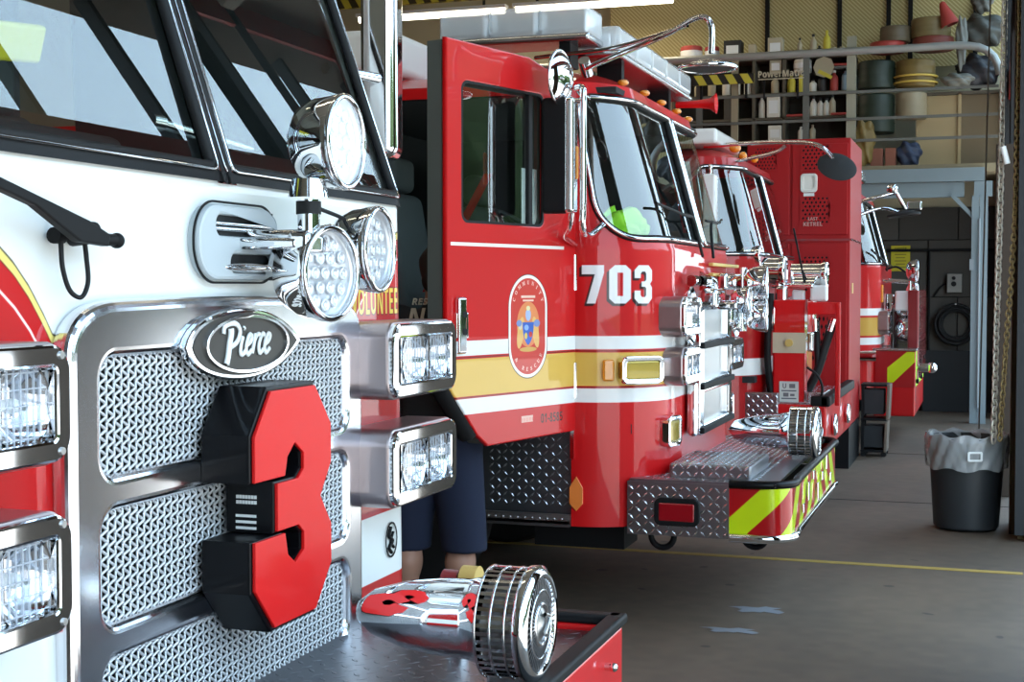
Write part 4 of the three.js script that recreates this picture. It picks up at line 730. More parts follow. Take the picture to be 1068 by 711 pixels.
  const chev = canvas(1024, 128, (c, W, H) => { c.fillStyle = '#b81218'; c.fillRect(0, 0, W, H); c.fillStyle = '#d6ee1a'; for (let i = -2; i < 14; i++) { const x = i * 120 + 80, s = x < W / 2 ? 1 : -1; c.beginPath(); c.moveTo(x, H); c.lineTo(x + 60, H); c.lineTo(x + 60 + 100 * s, 0); c.lineTo(x + 100 * s, 0); c.closePath(); c.fill(); } });
  // chevron face runs round the rounded corner: built as an arc strip
  const strip = (yA, yB, off) => {
    const P = [], U = [], I = [], pts = [], R = 0.12; pts.push([0.36, bw]); for (let k = 0; k <= 8; k++) { const a = Math.PI / 2 * (1 - k / 8); pts.push([bf - R + R * Math.cos(a), bw - R + R * Math.sin(a)]); }
    for (let k = 1; k < 30; k++) pts.push([bf, bw - R - (2 * bw - 2 * R) * k / 30]); for (let k = 0; k <= 8; k++) { const a = -Math.PI / 2 * (k / 8); pts.push([bf - R + R * Math.cos(a), -bw + R + R * Math.sin(a)]); } pts.push([0.36, -bw]);
    let s = 0; pts.forEach((p, i) => { if (i) s += Math.hypot(p[0] - pts[i - 1][0], p[1] - pts[i - 1][1]); const L = 2.9, kx = off / 0.12 * 0; for (const y of [yA, yB]) { const cx = Math.min(p[0], bf - R), cz = Math.max(-(bw - R), Math.min(bw - R, p[1])), d = Math.hypot(p[0] - cx, p[1] - cz) || 1; P.push(p[0] + (p[0] - cx) / d * off, y, p[1] + (p[1] - cz) / d * off); U.push(s / L, y === yA ? 0 : 1); } });
    for (let i = 0; i < pts.length - 1; i++) { const a = 2 * i; I.push(a, a + 2, a + 1, a + 1, a + 2, a + 3); }
    const g = new THREE.BufferGeometry(); g.setAttribute('position', new THREE.Float32BufferAttribute(P, 3)); g.setAttribute('uv', new THREE.Float32BufferAttribute(U, 2)); g.setIndex(I); g.computeVertexNormals(); return g;
  };
  mesh('chevron_face', [strip(by - bh / 2, by + bh / 2, 0)], liveryMat(chev, { roughness: 0.3 }), bp);
  const lip = (y, rr) => tb([[0.36, y, bw], [0.5, y, bw], [0.6, y, bw - 0.03], [bf, y, bw - 0.12], [bf, y, bw - 0.3], [bf, y, 0], [bf, y, -bw + 0.3], [bf, y, -bw + 0.12], [0.6, y, -bw + 0.03], [0.5, y, -bw], [0.36, y, -bw]], rr, false, 120);
  mesh('bumper_top_lip', [lip(by + bh / 2 + 0.005, 0.022)], M.gloss, bp); mesh('bumper_bottom_lip', [lip(by - bh / 2 + 0.008, 0.024)], M.chrome, bp);
  mesh('bumper_box', [bx(0.6, bh * 0.9, 2.1, [0.2, by, 0])], M.black, bp);
  mesh('marker_bezel', [ex(frameShape(0.22, 0.13, 0.03, 0.02, 0.02), 0.02, 0.005, [0, 0, 0], 'z'), rb(0.2, 0.11, 0.012, 0.005, [0, 0, 0.006])].map((g) => pose(g, [0.1, by - 0.01, bw + 0.012])), M.black, bp);
  mesh('marker_lens', [rb(0.185, 0.095, 0.025, 0.01, [0.1, by - 0.01, bw + 0.028])], M.redlens, bp);
  for (const [x, z] of [[0.45, bw - 0.25], [0, bw - 0.1]]) mesh('tow_eye', [to(0.06, 0.016, [x, by - bh / 2 - 0.02, z], [0, 0, 0], 8, 24)], M.black, bp);
  { const q = mesh('deck_hatch', [rb(0.42, 0.075, 0.62, 0.012, [0.24, by + bh / 2 + 0.045, 0.72])], M.sheet, bp); mesh('tread', [...tread(0.4, 0.6).map((g) => pose(pose(g, [0, 0, 0], [-Math.PI / 2, 0, 0]), [0.24, by + bh / 2 + 0.0825, 0.72])), ...tread(0.4, 0.06).map((g) => pose(g, [0.24, by + bh / 2 + 0.045, 1.03]))], M.lozenge, q).userData.kind = 'stuff'; }
  const tag1 = []; for (let i = 0; i < 7; i++) tag1.push(rb(0.012, 0.05 + 0.05 * (i % 2), 0.05, 0.006, [bf + 0.012, by - 0.03 + 0.06 * (i % 3), 0.7 - i * 0.22]));
  mesh('bumper_clip', tag1, M.chrome, bp);
  siren(T, [0.66, 0.9, -0.02], 0.145, 0.15, [[0.94, 0], [0.8, 0.01], [0.72, 0.06], [0.66, 0.14], [0.55, 0.24], [0.38, 0.32], [0, 0.36]]);
}

// ---------- trucks further back ----------
function plainCab(T, o) {
  const { w, r } = o, C = cabShape({ w, r, fx: (y) => y < 1.95 ? 0 : -0.27 * (y - 1.95), ins: (y) => y < 1.95 ? 0 : 0.07 * (y - 1.95) });
  const tN = C.tSide(-2.0), tF = -C.tSide(-1.2), y0 = 0.5, y1 = 2.76;
  const liv = canvas(1536, Math.round(1536 * (y1 - y0) / (tN - tF)), (c, W, H) => {
    const k = W / (tN - tF); c.fillStyle = o.paint; c.fillRect(0, 0, W, H);
    for (const [col, a, b] of o.bands) { c.fillStyle = col; c.fillRect(0, (y1 - b) * k, W, (b - a) * k); }
  });
  const hs = [[0.035, C.f + C.arc * 0.95, 1.99, 2.68, [0.02, 0.1, 0.08, 0.02]], [-(C.f + C.arc * 0.95), -0.035, 1.99, 2.68, [0.1, 0.02, 0.02, 0.08]]];
  const sw = [C.tSide(-r - 0.12), C.tSide(-1.1), 1.95, 2.64, 0.06];
  mesh('cab', [C.skin(tF, tN, y0, y1, (t, y) => !hs.some((h) => C.inR(h, t, y)) && !C.inR(sw, t, y), 0, 0.025)], liveryMat(liv), T);
  mesh('cab_lining', [C.skin(tF, tN, 0.6, y1, (t, y) => !hs.some((h) => C.inR(h, t, y, 0.03)) && !C.inR(sw, t, y, 0.03), -0.03, 0.06)], M.dark, T);
  mesh('roof', [C.roof(tF, tN, y1, 0.13, -0.9)], o.roof ?? M.red, T);
  for (const h of hs) { const g = mesh('windshield', [C.skin(h[0] - 0.01, h[1] + 0.01, h[2] - 0.01, h[3] + 0.01, (t, y) => C.inR(h, t, y, 0.02), -0.006, 0.05)], M.glass, T); mesh('gasket', [C.gasket(h, 0.018, 0.003)], M.rubber, g); mesh('chrome_bead', [C.gasket(h, 0.007, 0.02)], M.chrome, g); }
  const sg = mesh('side_window', [C.skin(sw[0], sw[1], sw[2], sw[3], null, -0.006, 0.05)], M.glass, T); mesh('gasket', [C.gasket(sw, 0.02, 0.003)], M.rubber, sg);
  mesh('windshield_divider', [C.skin(-0.03, 0.03, 1.97, 2.7, null, 0.016, 0.03)], M.satin, T);
  mesh('door_seam', [C.skin(C.tSide(-r - 0.03), C.tSide(-r - 0.045), 0.6, 2.7, null, 0.003, 0.015)], M.black, T);
  mesh('cab_rear', [bx(0.05, 2.2, 2.3, [-1.7, 1.8, 0])], M.dark, T);
  mesh('cab_floor', [bx(1.7, 0.05, 2.2, [-0.9, 1.0, 0])], M.dark, T);
  mesh('dashboard', [rb(0.5, 0.2, 2.1, 0.07, [-0.45, 1.88, 0])], M.seat, T);
  mesh('steering_wheel', [to(0.22, 0.02, [0, 0, 0], [Math.PI / 2, 0, 0], 8, 28), bar([0, 0, -0.2], [0, 0, 0.2], 0.012)].map((g) => pose(g, [-0.75, 2.08, 0.6], [0, 0, -0.6]))  , M.rubber, T);
  for (const z of [0.65, -0.65]) mesh('seat', [rb(0.16, 0.75, 0.5, 0.06, [-1.35, 1.95, z]), rb(0.12, 0.22, 0.3, 0.05, [-1.37, 2.4, z])], M.seat, T);
  mesh('chassis', [bx(2.2, 0.3, 1.6, [-1.1, 0.5, 0])], M.black, T);
  mesh('rear_body', [bx(4, 2.1, 2.36, [-4.1, 1.65, 0])], M.red, T);
  for (const z of [1, -1]) wheel(T, -1.35, z);
  return C;
}
{ // third truck
  const T = thing('fire_truck', 'red fire truck between 703 and the tall red locker, with long chrome front lamps', 'fire truck', [-1.68, 0, -12.25]);
  const C = plainCab(T, { w: 1.2, r: 0.42, paint: '#a8080c', bands: [['#e9e7e4', 1.03, 1.165]] });
  mesh('roof_cover', [rb(0.8, 0.12, 1.1, 0.03, [-0.75, 2.92, 0.6])], M.white, T, 'white panel on the cab roof');
  mesh('white_pillar', [C.skin(C.tSide(-0.44), C.tSide(-0.56), 1.96, 2.72, null, 0.008, 0.03)], M.white, T);
  mesh('mirror_head', [rb(0.1, 0.6, 0.12, 0.02, [-0.36, 2.3, 1.36])], M.white, T);
  for (const [a, b] of [[2.62, 2.6], [1.95, 2.0]]) mesh('mirror_bracket', [tb([[-0.4, a, 1.2], [-0.36, a + (a > 2.3 ? 0.04 : -0.03), 1.36], [-0.36, b, 1.36]], 0.016)], M.chrome, T);
  const am = new THREE.Group(); am.name = 'overhead_mirror'; T.add(am);
  mesh('mirror_arm', [tb([[-0.5, 2.86, 0.9], [0.1, 2.87, 0.95], [0.42, 2.83, 1.0], [0.5, 2.76, 1.0], [0.54, 2.7, 1.0]], 0.016)], M.chrome, am); mesh('mirror_brace', [tb([[-0.3, 2.72, 0.9], [0.1, 2.8, 0.95], [0.16, 2.84, 0.96]], 0.013)], M.chrome, am);
  mesh('mirror_dish', [lt([[0, 0.05], [0.08, 0.04], [0.14, 0.015], [0.155, 0]], [0.56, 2.66, 1.0], [0.8, 0, -0.3], 32), cy(0.15, 0.15, 0.006, [0.56, 2.66, 1.0], [0.8, 0, -0.3])], M.dark, am);
  mesh('beacon', [sp(0.05, [-0.3, 2.87, 0.6], [1, 0.8, 1]), sp(0.035, [-0.3, 2.84, 0.2]), sp(0.035, [-0.25, 2.84, -0.1])], M.amber, T);
  // long chrome lamps on the front
  const lamp = (x, y, z, L, R) => { const o = new THREE.Group(); o.name = 'cylinder_lamp'; o.position.set(x, y, z); T.add(o);
    mesh('lamp_body', [cy(R, R, L, [-L / 2, 0, 0], XR), lt([[0, -0.04], [R * 0.6, -0.03], [R, 0]], [-L, 0, 0], XR)], M.chrome, o); mesh('lamp_rim', [lt([[R * 0.9, 0.0], [R * 1.1, 0.015], [R * 1.14, 0], [R * 1.1, -0.03], [R, -0.035]], [0, 0, 0], XR)], M.chrome, o); mesh('lamp_face', [cy(R * 0.98, R * 0.98, 0.01, [0.004, 0, 0], XR)], ledM, o); };
  lamp(0.14, 1.86, 0.85, 0.32, 0.105); lamp(0.44, 1.83, 0.6, 0.27, 0.092); lamp(-0.04, 1.98, 0.95, 0.12, 0.07);
  mesh('lamp_stand', [cy(0.03, 0.03, 0.5, [0.1, 1.62, 0.85]), cy(0.025, 0.025, 0.4, [0.34, 1.62, 0.6]), rb(0.34, 0.04, 0.3, 0.015, [0.2, 1.74, 0.7]), rb(0.1, 0.2, 0.1, 0.03, [0.12, 1.64, 0.87])], M.chrome, T);
  for (const [x, y, z, q] of [[0.4, 1.68, 0.7, 0.13], [0.24, 1.66, 0.72, 0.1]]) mesh('work_lamp', [rb(q, q, q, 0.02, [x, y, z])], M.paper, T);
  mesh('aerial', [tb([[0.2, 2.2, 0.75], [0.24, 2.0, 0.74], [0.3, 1.7, 0.72]], 0.008)], M.black, T);
  // upright red tool cabinet standing on the bumper
  const cbx = new THREE.Group(); cbx.name = 'bumper_tool_box'; T.add(cbx);
  mesh('box_shell', [rb(0.26, 0.86, 0.42, 0.015, [0.2, 1.2, 0.75])], M.red, cbx);
  mesh('box_plate', [bx(0.26, 0.16, 0.01, [0.2, 1.29, 0.966])], std({ color: lin(0.55, 0.45, 0.32), roughness: 0.5 }), cbx);
  mesh('box_knob', [cy(0.03, 0.03, 0.03, [0.2, 1.29, 0.985], ZR)], M.gold, cbx);
  mesh('box_sign', [bx(0.15, 0.17, 0.008, [0.2, 0.9, 0.966])], canvasMat(), cbx);
  mesh('box_edge', [bx(0.02, 0.86, 0.02, [0.33, 1.2, 0.96]), rb(0.05, 0.16, 0.05, 0.02, [0.365, 1.3, 0.95])], M.chrome, cbx);
  mesh('fender_rail', [tb([[0.06, 0.82, 0.94], [0.03, 1.2, 0.97], [0.05, 1.68, 0.95]], 0.028)], M.black, T);
  const arm = new THREE.Group(); arm.name = 'spreader_tool'; T.add(arm);
  mesh('tool_arm', [tb([[0.33, 0.9, 0.85], [0.4, 1.05, 0.84], [0.46, 1.25, 0.82], [0.52, 1.46, 0.8]], 0.035), tb([[0.41, 1.1, 0.84], [0.4, 1.3, 0.82], [0.39, 1.46, 0.8]], 0.026)], M.rubber, arm);
  mesh('tool_ram', [bar([0.39, 1.38, 0.84], [0.385, 1.48, 0.84], 0.022), bar([0.5, 1.38, 0.84], [0.53, 1.48, 0.84], 0.022)], M.chrome, arm);
  mesh('tool_rack', [rb(0.04, 0.82, 0.06, 0.01, [0.56, 1.2, 0.8]), rb(0.26, 0.1, 0.05, 0.01, [0.44, 1.56, 0.8])], M.red, arm);
  mesh('tool_hose', [tb([[0.34, 1.1, 0.97], [0.42, 1.04, 0.98], [0.46, 0.95, 0.98], [0.45, 0.85, 0.97]], 0.01)], M.rubber, arm);
  const bp = new THREE.Group(); bp.name = 'front_bumper'; T.add(bp);
  mesh('bumper_shell', [rb(0.56, 0.36, 2.1, 0.02, [0.22, 0.63, 0])], M.red, bp);
  mesh('bumper_deck', [bx(0.52, 0.02, 2.06, [0.22, 0.815, 0])], M.plate, bp);
  mesh('bumper_tread_box', [rb(0.14, 0.08, 0.4, 0.01, [0.4, 0.86, 0.7])], M.plate, bp);
  { const q = mesh('tread_panel', [rb(0.3, 0.24, 0.06, 0.01, [-0.02, 0.78, 1.05])], M.sheet, bp); mesh('tread', tread(0.28, 0.22).map((g) => pose(g, [-0.02, 0.78, 1.081])), M.lozenge, q).userData.kind = 'stuff'; }
  mesh('bumper_cap', [rb(0.08, 0.08, 2.14, 0.015, [0.49, 0.84, 0]), rb(0.14, 0.08, 0.06, 0.015, [0.45, 0.84, 1.04])], M.black, bp);
  mesh('bumper_hook', [to(0.07, 0.02, [0.52, 0.62, 0.6], [0, Math.PI / 2, 0], 8, 20), to(0.07, 0.02, [0.52, 0.62, -0.5], [0, Math.PI / 2, 0], 8, 20)], M.chrome, bp);
  for (const [s] of [[1], [-1]]) { headlight(T, [-0.02, 1.5, s * 0.78], 0.36, 0.2, 0.1, 1, null, false); }
  mesh('grille_plate', [rb(0.06, 0.7, 0.95, 0.02, [0.02, 1.3, 0])], M.satin, T);
}
function canvasMat() {
  return std({ map: canvas(128, 144, (c, W, H) => { c.fillStyle = '#c9c6c0'; c.fillRect(0, 0, W, H); c.fillStyle = '#55525a'; c.fillRect(14, 58, 100, 8); c.fillRect(14, 110, 100, 8); c.fillStyle = '#6a6468'; c.font = 'bold 46px sans-serif'; c.fillText('U', 18, 46); c.fillRect(66, 16, 40, 28); c.fillRect(26, 76, 36, 26); c.fillRect(72, 82, 30, 16); }), roughness: 0.6 });
}
{ // fourth truck
  const T = thing('fire_truck', 'farthest fire truck, with white and gold stripes and a yellow chevron on its bumper', 'fire truck', [-1.12, 0, -17.05]);
  const C = plainCab(T, { w: 1.2, r: 0.34, paint: '#c6080c', bands: [['#efece8', 1.42, 1.5], ['#cf9f45', 1.2, 1.4], ['#efece8', 1.1, 1.18]] });
  mesh('grille', [ex((() => { const s = poly([[-0.45, -0.2], [-0.25, -0.38], [0.25, -0.38], [0.45, -0.2], [0.45, 0.2], [0.25, 0.36], [-0.25, 0.36], [-0.45, 0.2]]); return s; })(), 0.09, 0.015, [0, 1.28, 0.1])], M.chrome, T);
  mesh('grille_inset', [bx(0.02, 0.5, 0.6, [0.1, 1.28, 0.1])], M.paper, T);
  headlight(T, [-0.02, 1.34, 0.78], 0.4, 0.24, 0.12, 1, null, false); headlight(T, [-0.02, 1.34, -0.7], 0.4, 0.24, 0.12, 1, null, false);
  mesh('step_light', [cy(0.06, 0.06, 0.4, [-0.22, 0.98, 1.2], XR)], M.chrome, T);
  mesh('side_marker', [rb(0.05, 0.2, 0.06, 0.015, [0.0, 1.66, 0.85])], M.amber, T);
  const fr = new THREE.Group(); fr.name = 'lamp_frame'; T.add(fr);
  mesh('frame_bar', [bar([0.0, 1.8, 0.7], [0.34, 1.78, 0.7], 0.016), bar([0.0, 1.82, -0.2], [0.34, 1.8, -0.2], 0.016), bar([0.3, 1.3, 0.7], [0.3, 1.8, 0.7], 0.02), bar([0.34, 1.78, 0.7], [0.34, 1.78, -0.4], 0.016)], M.chrome, fr);
  mesh('frame_box', [rb(0.16, 0.22, 0.24, 0.02, [0.22, 1.58, 0.6])], M.paper, fr);
  spotlight(T, [0.36, 1.92, 0.4], 0.12, 0.12, 0.1); spotlight(T, [0.36, 1.66, 0.4], 0.12, 0.12, 0.1); spotlight(T, [0.28, 1.26, 0.55], 0.14, 0.14, 0.2); spotlight(T, [0.26, 1.5, 0.55], 0.1, 0.14, 0.2);
  mesh('wiper', [tb([C.S(0.4, 1.92, 0.03).toArray(), C.S(0.8, 2.0, 0.05).toArray(), C.S(1.1, 2.14, 0.05).toArray()], 0.012), tb([[0.02, 1.93, 0.5], [0.14, 1.96, 0.5], [0.24, 1.9, 0.5]], 0.012)], M.rubber, T);
  const am = new THREE.Group(); am.name = 'overhead_mirror'; T.add(am);
  mesh('mirror_arm', [tb([[-0.4, 2.62, 1.12], [0.0, 2.72, 1.1], [0.16, 2.76, 1.05]], 0.022), bar([0.16, 2.76, 1.05], [0.26, 2.58, 1.0], 0.02)], M.chrome, am); mesh('mirror_brace', [tb([[-0.3, 2.5, 1.0], [0.0, 2.6, 0.9], [0.2, 2.55, 0.8]], 0.02)], M.chrome, am);
  mesh('mirror_dish', [lt([[0, 0.05], [0.1, 0.04], [0.16, 0.01], [0.17, 0]], [0.24, 2.52, 1.0], [0, 0, 0.1], 32), to(0.165, 0.016, [0.24, 2.52, 1.0], [Math.PI / 2, 0.1, 0], 8, 32)], M.dark, am);
  mesh('mirror_knob', [sp(0.06, [0.12, 2.8, 1.05]), rb(0.16, 0.1, 0.08, 0.02, [0.35, 2.62, 0.95])], M.chrome, am);
  mesh('roof_lamp', [rb(0.3, 0.12, 0.5, 0.03, [-0.34, 2.95, 0.9])], M.satin, T);
  const bp = new THREE.Group(); bp.name = 'front_bumper'; T.add(bp);
  const bm = std({ map: canvas(256, 128, (c, W, H) => { c.fillStyle = '#b11318'; c.fillRect(0, 0, W, H); c.fillStyle = '#d8f018'; c.beginPath(); c.moveTo(80, 112); c.lineTo(80, 60); c.lineTo(205, 4); c.lineTo(256, 4); c.lineTo(256, 40); c.lineTo(120, 112); c.closePath(); c.fill(); }), roughness: 0.3 });
  mesh('bumper_shell', [rb(0.44, 0.72, 2.1, 0.02, [0.16, 0.68, 0])], M.red, bp);
  mesh('bumper_upright', [rb(0.12, 1.0, 1.9, 0.02, [0.34, 1.2, -0.2])], M.darkred, bp);
  mesh('chevron_panel', [pose(new THREE.PlaneGeometry(0.42, 0.4), [0.165, 0.84, 1.054])], bm, bp);
  mesh('chevron_front', [pose(new THREE.PlaneGeometry(1.9, 0.4), [0.383, 0.84, 0], [0, Math.PI / 2, 0])], M.hivis, bp);
  const cl = []; for (let i = 0; i < 6; i++) cl.push(rb(0.03, 0.05, 0.08, 0.01, [0.4, 0.7 + 0.1 * (i % 3), 0.9 - i * 0.3])); mesh('bumper_clip', cl, M.black, bp);
  mesh('tow_hook', [cy(0.05, 0.05, 0.16, [0.46, 0.84, 0.7], XR), sp(0.06, [0.54, 0.84, 0.7])], M.chrome, bp);
  mesh('bumper_top', [rb(0.48, 0.03, 2.14, 0.01, [0.16, 1.05, 0])], M.satin, bp);
}
{ // tall red locker with perforated vents
  const L = thing('storage_locker', 'tall two-tier red steel locker with perforated vents between two fire trucks', 'locker', [-1.24, 0, -14.35]);
  const red = phy({ color: lin(0.36, 0.008, 0.01), roughness: 0.55, specularIntensity: 0.5, clearcoat: 0.15, clearcoatRoughness: 0.2 });
  mesh('locker_body', [rb(0.98, 2.74, 1.22, 0.012, [-0.49, 1.77, 0])], red, L);
  const hole = (n, m, w, h) => { const s = rrect(w, h, 0.004); for (let i = 0; i < n; i++) for (let j = 0; j < m; j++) { const x = -w / 2 + w * (i + 0.5 + (j % 2 ? 0.22 : -0.22)) / n, y = -h / 2 + h * (j + 0.5) / m, p = new THREE.Path(); const a = w / n * 0.32, b = h / m * 0.42; p.moveTo(x - a, y); p.lineTo(x, y - b); p.lineTo(x + a, y); p.lineTo(x, y + b); s.holes.push(p); } return s; };
  const lockerDoor = (x, y, w, h, vents, label) => {
    const d = new THREE.Group(); d.name = 'door'; d.position.set(x, y, 0.615); L.add(d); if (label) d.userData.label = label;
    mesh('door_panel', [rb(w, h, 0.024, 0.006, [0, 0, 0])], red, d);
    for (const [vy, vh] of vents) { mesh('vent_dark', [bx(w * 0.5, vh, 0.006, [-w * 0.08, vy, 0.012])], M.black, d); mesh('vent_mesh', [ex(hole(7, 7, w * 0.5 + 0.02, vh + 0.02), 0.006, 0, [-w * 0.08, vy, 0.015], 'z')], red, d); }
    return d;
  };
  const u = lockerDoor(-0.285, 2.66, 0.52, 0.86, [[0.3, 0.22], [-0.2, 0.24]]);
  mesh('handle_recess', [ex(frameShape(0.15, 0.17, 0.03, 0.02, 0.02), 0.012, 0.004, [-0.1, 0.06, 0.012], 'z'), bx(0.11, 0.13, 0.004, [-0.1, 0.06, 0.014])], M.blind, u);
  mesh('number_plate', [bx(0.1, 0.03, 0.004, [-0.1, -0.05, 0.014])], M.paper, u);
  mesh('door_lettering', [txt('KETREL', 0.038, 0.004, [-0.06, -0.33, 0.02], 'z'), txt('LAST', 0.03, 0.004, [-0.06, -0.28, 0.02], 'z')], std({ color: lin(0.6, 0.3, 0.28), roughness: 0.6 }), u);
  lockerDoor(-0.285, 1.3, 0.52, 1.7, [[0.6, 0.24], [-0.02, 0.5]]);
  lockerDoor(-0.77, 2.66, 0.4, 0.86, [[0.3, 0.2]]); lockerDoor(-0.77, 1.3, 0.4, 1.7, [[0.6, 0.24]]);
  mesh('yellow_tag', [bx(0.004, 0.1, 0.12, [0.004, 1.72, 0.35])], M.gold, L);
  mesh('tier_seam', [bx(1.0, 0.02, 1.23, [-0.49, 2.18, 0])], M.darkred, L);
  mesh('skid', [bx(1.0, 0.4, 1.15, [-0.5, 0.2, 0])], M.black, L);
}
{ // hand trolley beside the locker
  const t = thing('trolley', 'dark two-tier trolley with pale wooden end boards beside the red locker', 'trolley', [-1.03, 0, -15.0]); t.scale.y = 0.85;
  const wood = std({ color: lin(0.16, 0.12, 0.09), roughness: 0.8 });
  mesh('end_board', [rb(0.03, 0.42, 0.36, 0.008, [0.08, 0.66, 0], [0, 0, -0.03])], wood, t); mesh('end_board', [rb(0.03, 0.36, 0.36, 0.008, [0.06, 0.24, 0], [0, 0, -0.03])], wood, t);
  mesh('trolley_frame', [rb(0.26, 0.03, 0.34, 0.008, [-0.06, 0.45, 0]), rb(0.26, 0.03, 0.34, 0.008, [-0.06, 0.07, 0]), rb(0.26, 0.03, 0.34, 0.008, [-0.06, 0.86, 0]), ...[[-0.17, 0.14], [-0.17, -0.14]].map(([x, z]) => bx(0.03, 0.8, 0.03, [x, 0.46, z]))], M.black, t);
  mesh('trolley_drawer', [rb(0.2, 0.3, 0.3, 0.01, [-0.06, 0.66, 0]), rb(0.2, 0.26, 0.3, 0.01, [-0.06, 0.24, 0])], M.dark, t);
  for (const [x, z] of [[-0.16, 0.13], [-0.16, -0.13], [0.04, 0.13], [0.04, -0.13]]) mesh('caster', [cy(0.03, 0.03, 0.025, [x, 0.03, z], ZR, 16)], M.rubber, t);
}

// ---------- things about the hall ----------
{ // fluorescent strips under the far ceiling
  for (const [x, L] of [[-7.6, 2.3], [-5.2, 2.3]]) {
    const f = thing('strip_light', x < -7 ? 'left fluorescent strip light under the striped beam' : 'fluorescent strip light above the light bar of truck 703', 'strip light', [x, 5.62, -19.0]);
    mesh('fitting', [rb(L, 0.05, 0.16, 0.01, [0, 0.055, 0])], M.white, f);
    mesh('tube', [cy(0.05, 0.05, L * 0.97, [0, 0, 0.0], [0, 0, Math.PI / 2], 12)], std({ color: 0x222222, emissive: lin(1, 0.9, 0.68), emissiveIntensity: 8 }), f);
    for (const s of [-1, 1]) mesh('hanger', [bar([s * L * 0.35, 0.08, 0], [s * L * 0.35, 0.78, 0], 0.02)], M.dark, f);
    const l = new THREE.RectAreaLight(new THREE.Color(1, 0.86, 0.62), 46, L, 0.14); l.position.set(0, -0.06, 0); l.lookAt(0, -5, 0); f.add(l);
  }
  for (const [zz, w] of [[-4.4, 'nearest'], [-9.6, 'middle'], [-14.6, 'third']]) {
    const f = thing('strip_light', w + ' long fluorescent strip light high above the trucks', 'strip light', [-4.2, 6.1, zz]);
    mesh('fitting', [rb(4.8, 0.06, 0.2, 0.01, [0, 0.06, 0])], M.white, f);
    for (const s of [-1.2, 1.2]) mesh('tube', [cy(0.035, 0.035, 2.3, [s, 0, 0], [0, 0, Math.PI / 2], 12)], std({ color: 0x222222, emissive: lin(1, 0.9, 0.68), emissiveIntensity: 8 }), f);
    mesh('hanger', [bar([0, 0.08, 0], [0, 0.3, 0], 0.02)], M.dark, f);
    const l = new THREE.RectAreaLight(new THREE.Color(1, 0.86, 0.62), 12, 4.8, 0.14); l.position.set(0, -0.06, 0); l.lookAt(0, -5, 0); f.add(l);
  }
  const hz = canvas(1024, 64, (c, W, H) => { c.fillStyle = '#3a3016'; c.fillRect(0, 0, W, H); c.fillStyle = '#c9b73a'; for (let i = -1; i < 18; i++) { const x = i * 64; c.beginPath(); c.moveTo(x, 0); c.lineTo(x + 32, 0); c.lineTo(x + 64, H); c.lineTo(x + 32, H); c.closePath(); c.fill(); } });
  const hzr = hz.clone(); 
  const b = thing('hazard_beam', 'yellow and black striped beam high above the fluorescent strips', 'beam', [-7.4, 5.86, -18.85]); mesh('striped_face', [bx(3.6, 0.2, 0.06)], std({ map: hz, roughness: 0.6 }), b);
  mesh('beam_bracket', [bx(0.05, 0.4, 0.05, [-1, 0.3, -0.03]), bx(0.05, 0.4, 0.05, [1, 0.3, -0.03])], M.dark, b);
  const hz2 = canvas(256, 32, (c, W, H) => { c.fillStyle = '#17140e'; c.fillRect(0, 0, W, H); c.fillStyle = '#c2b53a'; for (let i = 0; i < 4; i++) { const x = i * 64 + 4; c.beginPath(); c.moveTo(x, 0); c.lineTo(x + 34, 0); c.lineTo(x + 58, H); c.lineTo(x + 24, H); c.closePath(); c.fill(); } });
  const s = thing('hazard_board', 'short yellow and black striped board fixed to the mezzanine railing', 'sign', [-3.38, 4.5, -18.93]); mesh('board', [bx(0.82, 0.13, 0.03)], std({ map: hz2, roughness: 0.6 }), s); for (const x of [-0.3, 0.3]) mesh('bracket', [bx(0.03, 0.36, 0.05, [x, -0.08, -0.035])], M.black, s);
}
{ // railing
  const R = thing('railing', 'grey tube railing along the mezzanine edge with a curved end', 'railing', [0, 0, -19.0]);
  const rail = std({ color: lin(0.36, 0.37, 0.35), metalness: 0.4, roughness: 0.4 }), grey = std({ color: lin(0.11, 0.11, 0.095), roughness: 0.6 });
  mesh('top_rail', [tb([[-9, 4.8, 0], [-6, 4.8, 0], [-3, 4.8, 0], [-1, 4.8, 0], [-0.35, 4.8, 0], [-0.1, 4.75, 0], [0.05, 4.62, 0], [0.11, 4.42, 0]], 0.05, false, 80)], rail, R);
  for (const y of [4.27, 3.92, 3.64]) mesh('mid_rail', [bx(9.1, 0.036, 0.03, [-4.45, y, 0])], grey, R);
  for (const x of [-7, -5.2, -3.72, -2.3]) mesh('post', [bx(0.08, 1.5, 0.05, [x, 4.03, -0.03])], grey, R);
  mesh('post', [bx(0.09, 1.5, 0.05, [-3.24, 4.03, -0.03])], std({ color: lin(0.3, 0.25, 0.16), roughness: 0.7 }), R, 'tan wooden post'); 
  mesh('post', [bx(0.12, 1.9, 0.05, [-1.72, 4.05, -0.05])], std({ color: lin(0.28, 0.27, 0.2), roughness: 0.7 }), R);
}
{ // expanded-metal screen and posts
  const lat = canvas(256, 256, (c, W, H) => { c.fillStyle = '#b3a26c'; c.fillRect(0, 0, W, H); c.strokeStyle = '#d6c998'; c.lineWidth = 9; for (let i = -8; i < 16; i++) { c.beginPath(); c.moveTo(i * 32, 0); c.lineTo(i * 32 + 256, 256); c.stroke(); } });
  lat.wrapS = lat.wrapT = THREE.RepeatWrapping; lat.repeat.set(2.2, 2.2);
  const m = std({ map: lat, roughness: 0.8 }); m.userData.metres = true;
  const S = thing('metal_screen', 'cream expanded-metal screen behind the top row of shelf goods', 'screen', [-2.6, 0, -20.35]);
  mesh('screen_sheet', [bx(5.6, 1.6, 0.03, [0.1, 5.55, 0])], m, S);
  for (const x of [-0.4, 0.6, 1.26, 1.55, 2.4]) mesh('screen_post', [bx(0.06, 1.7, 0.05, [x, 5.5, 0.06])], M.black, S);
}
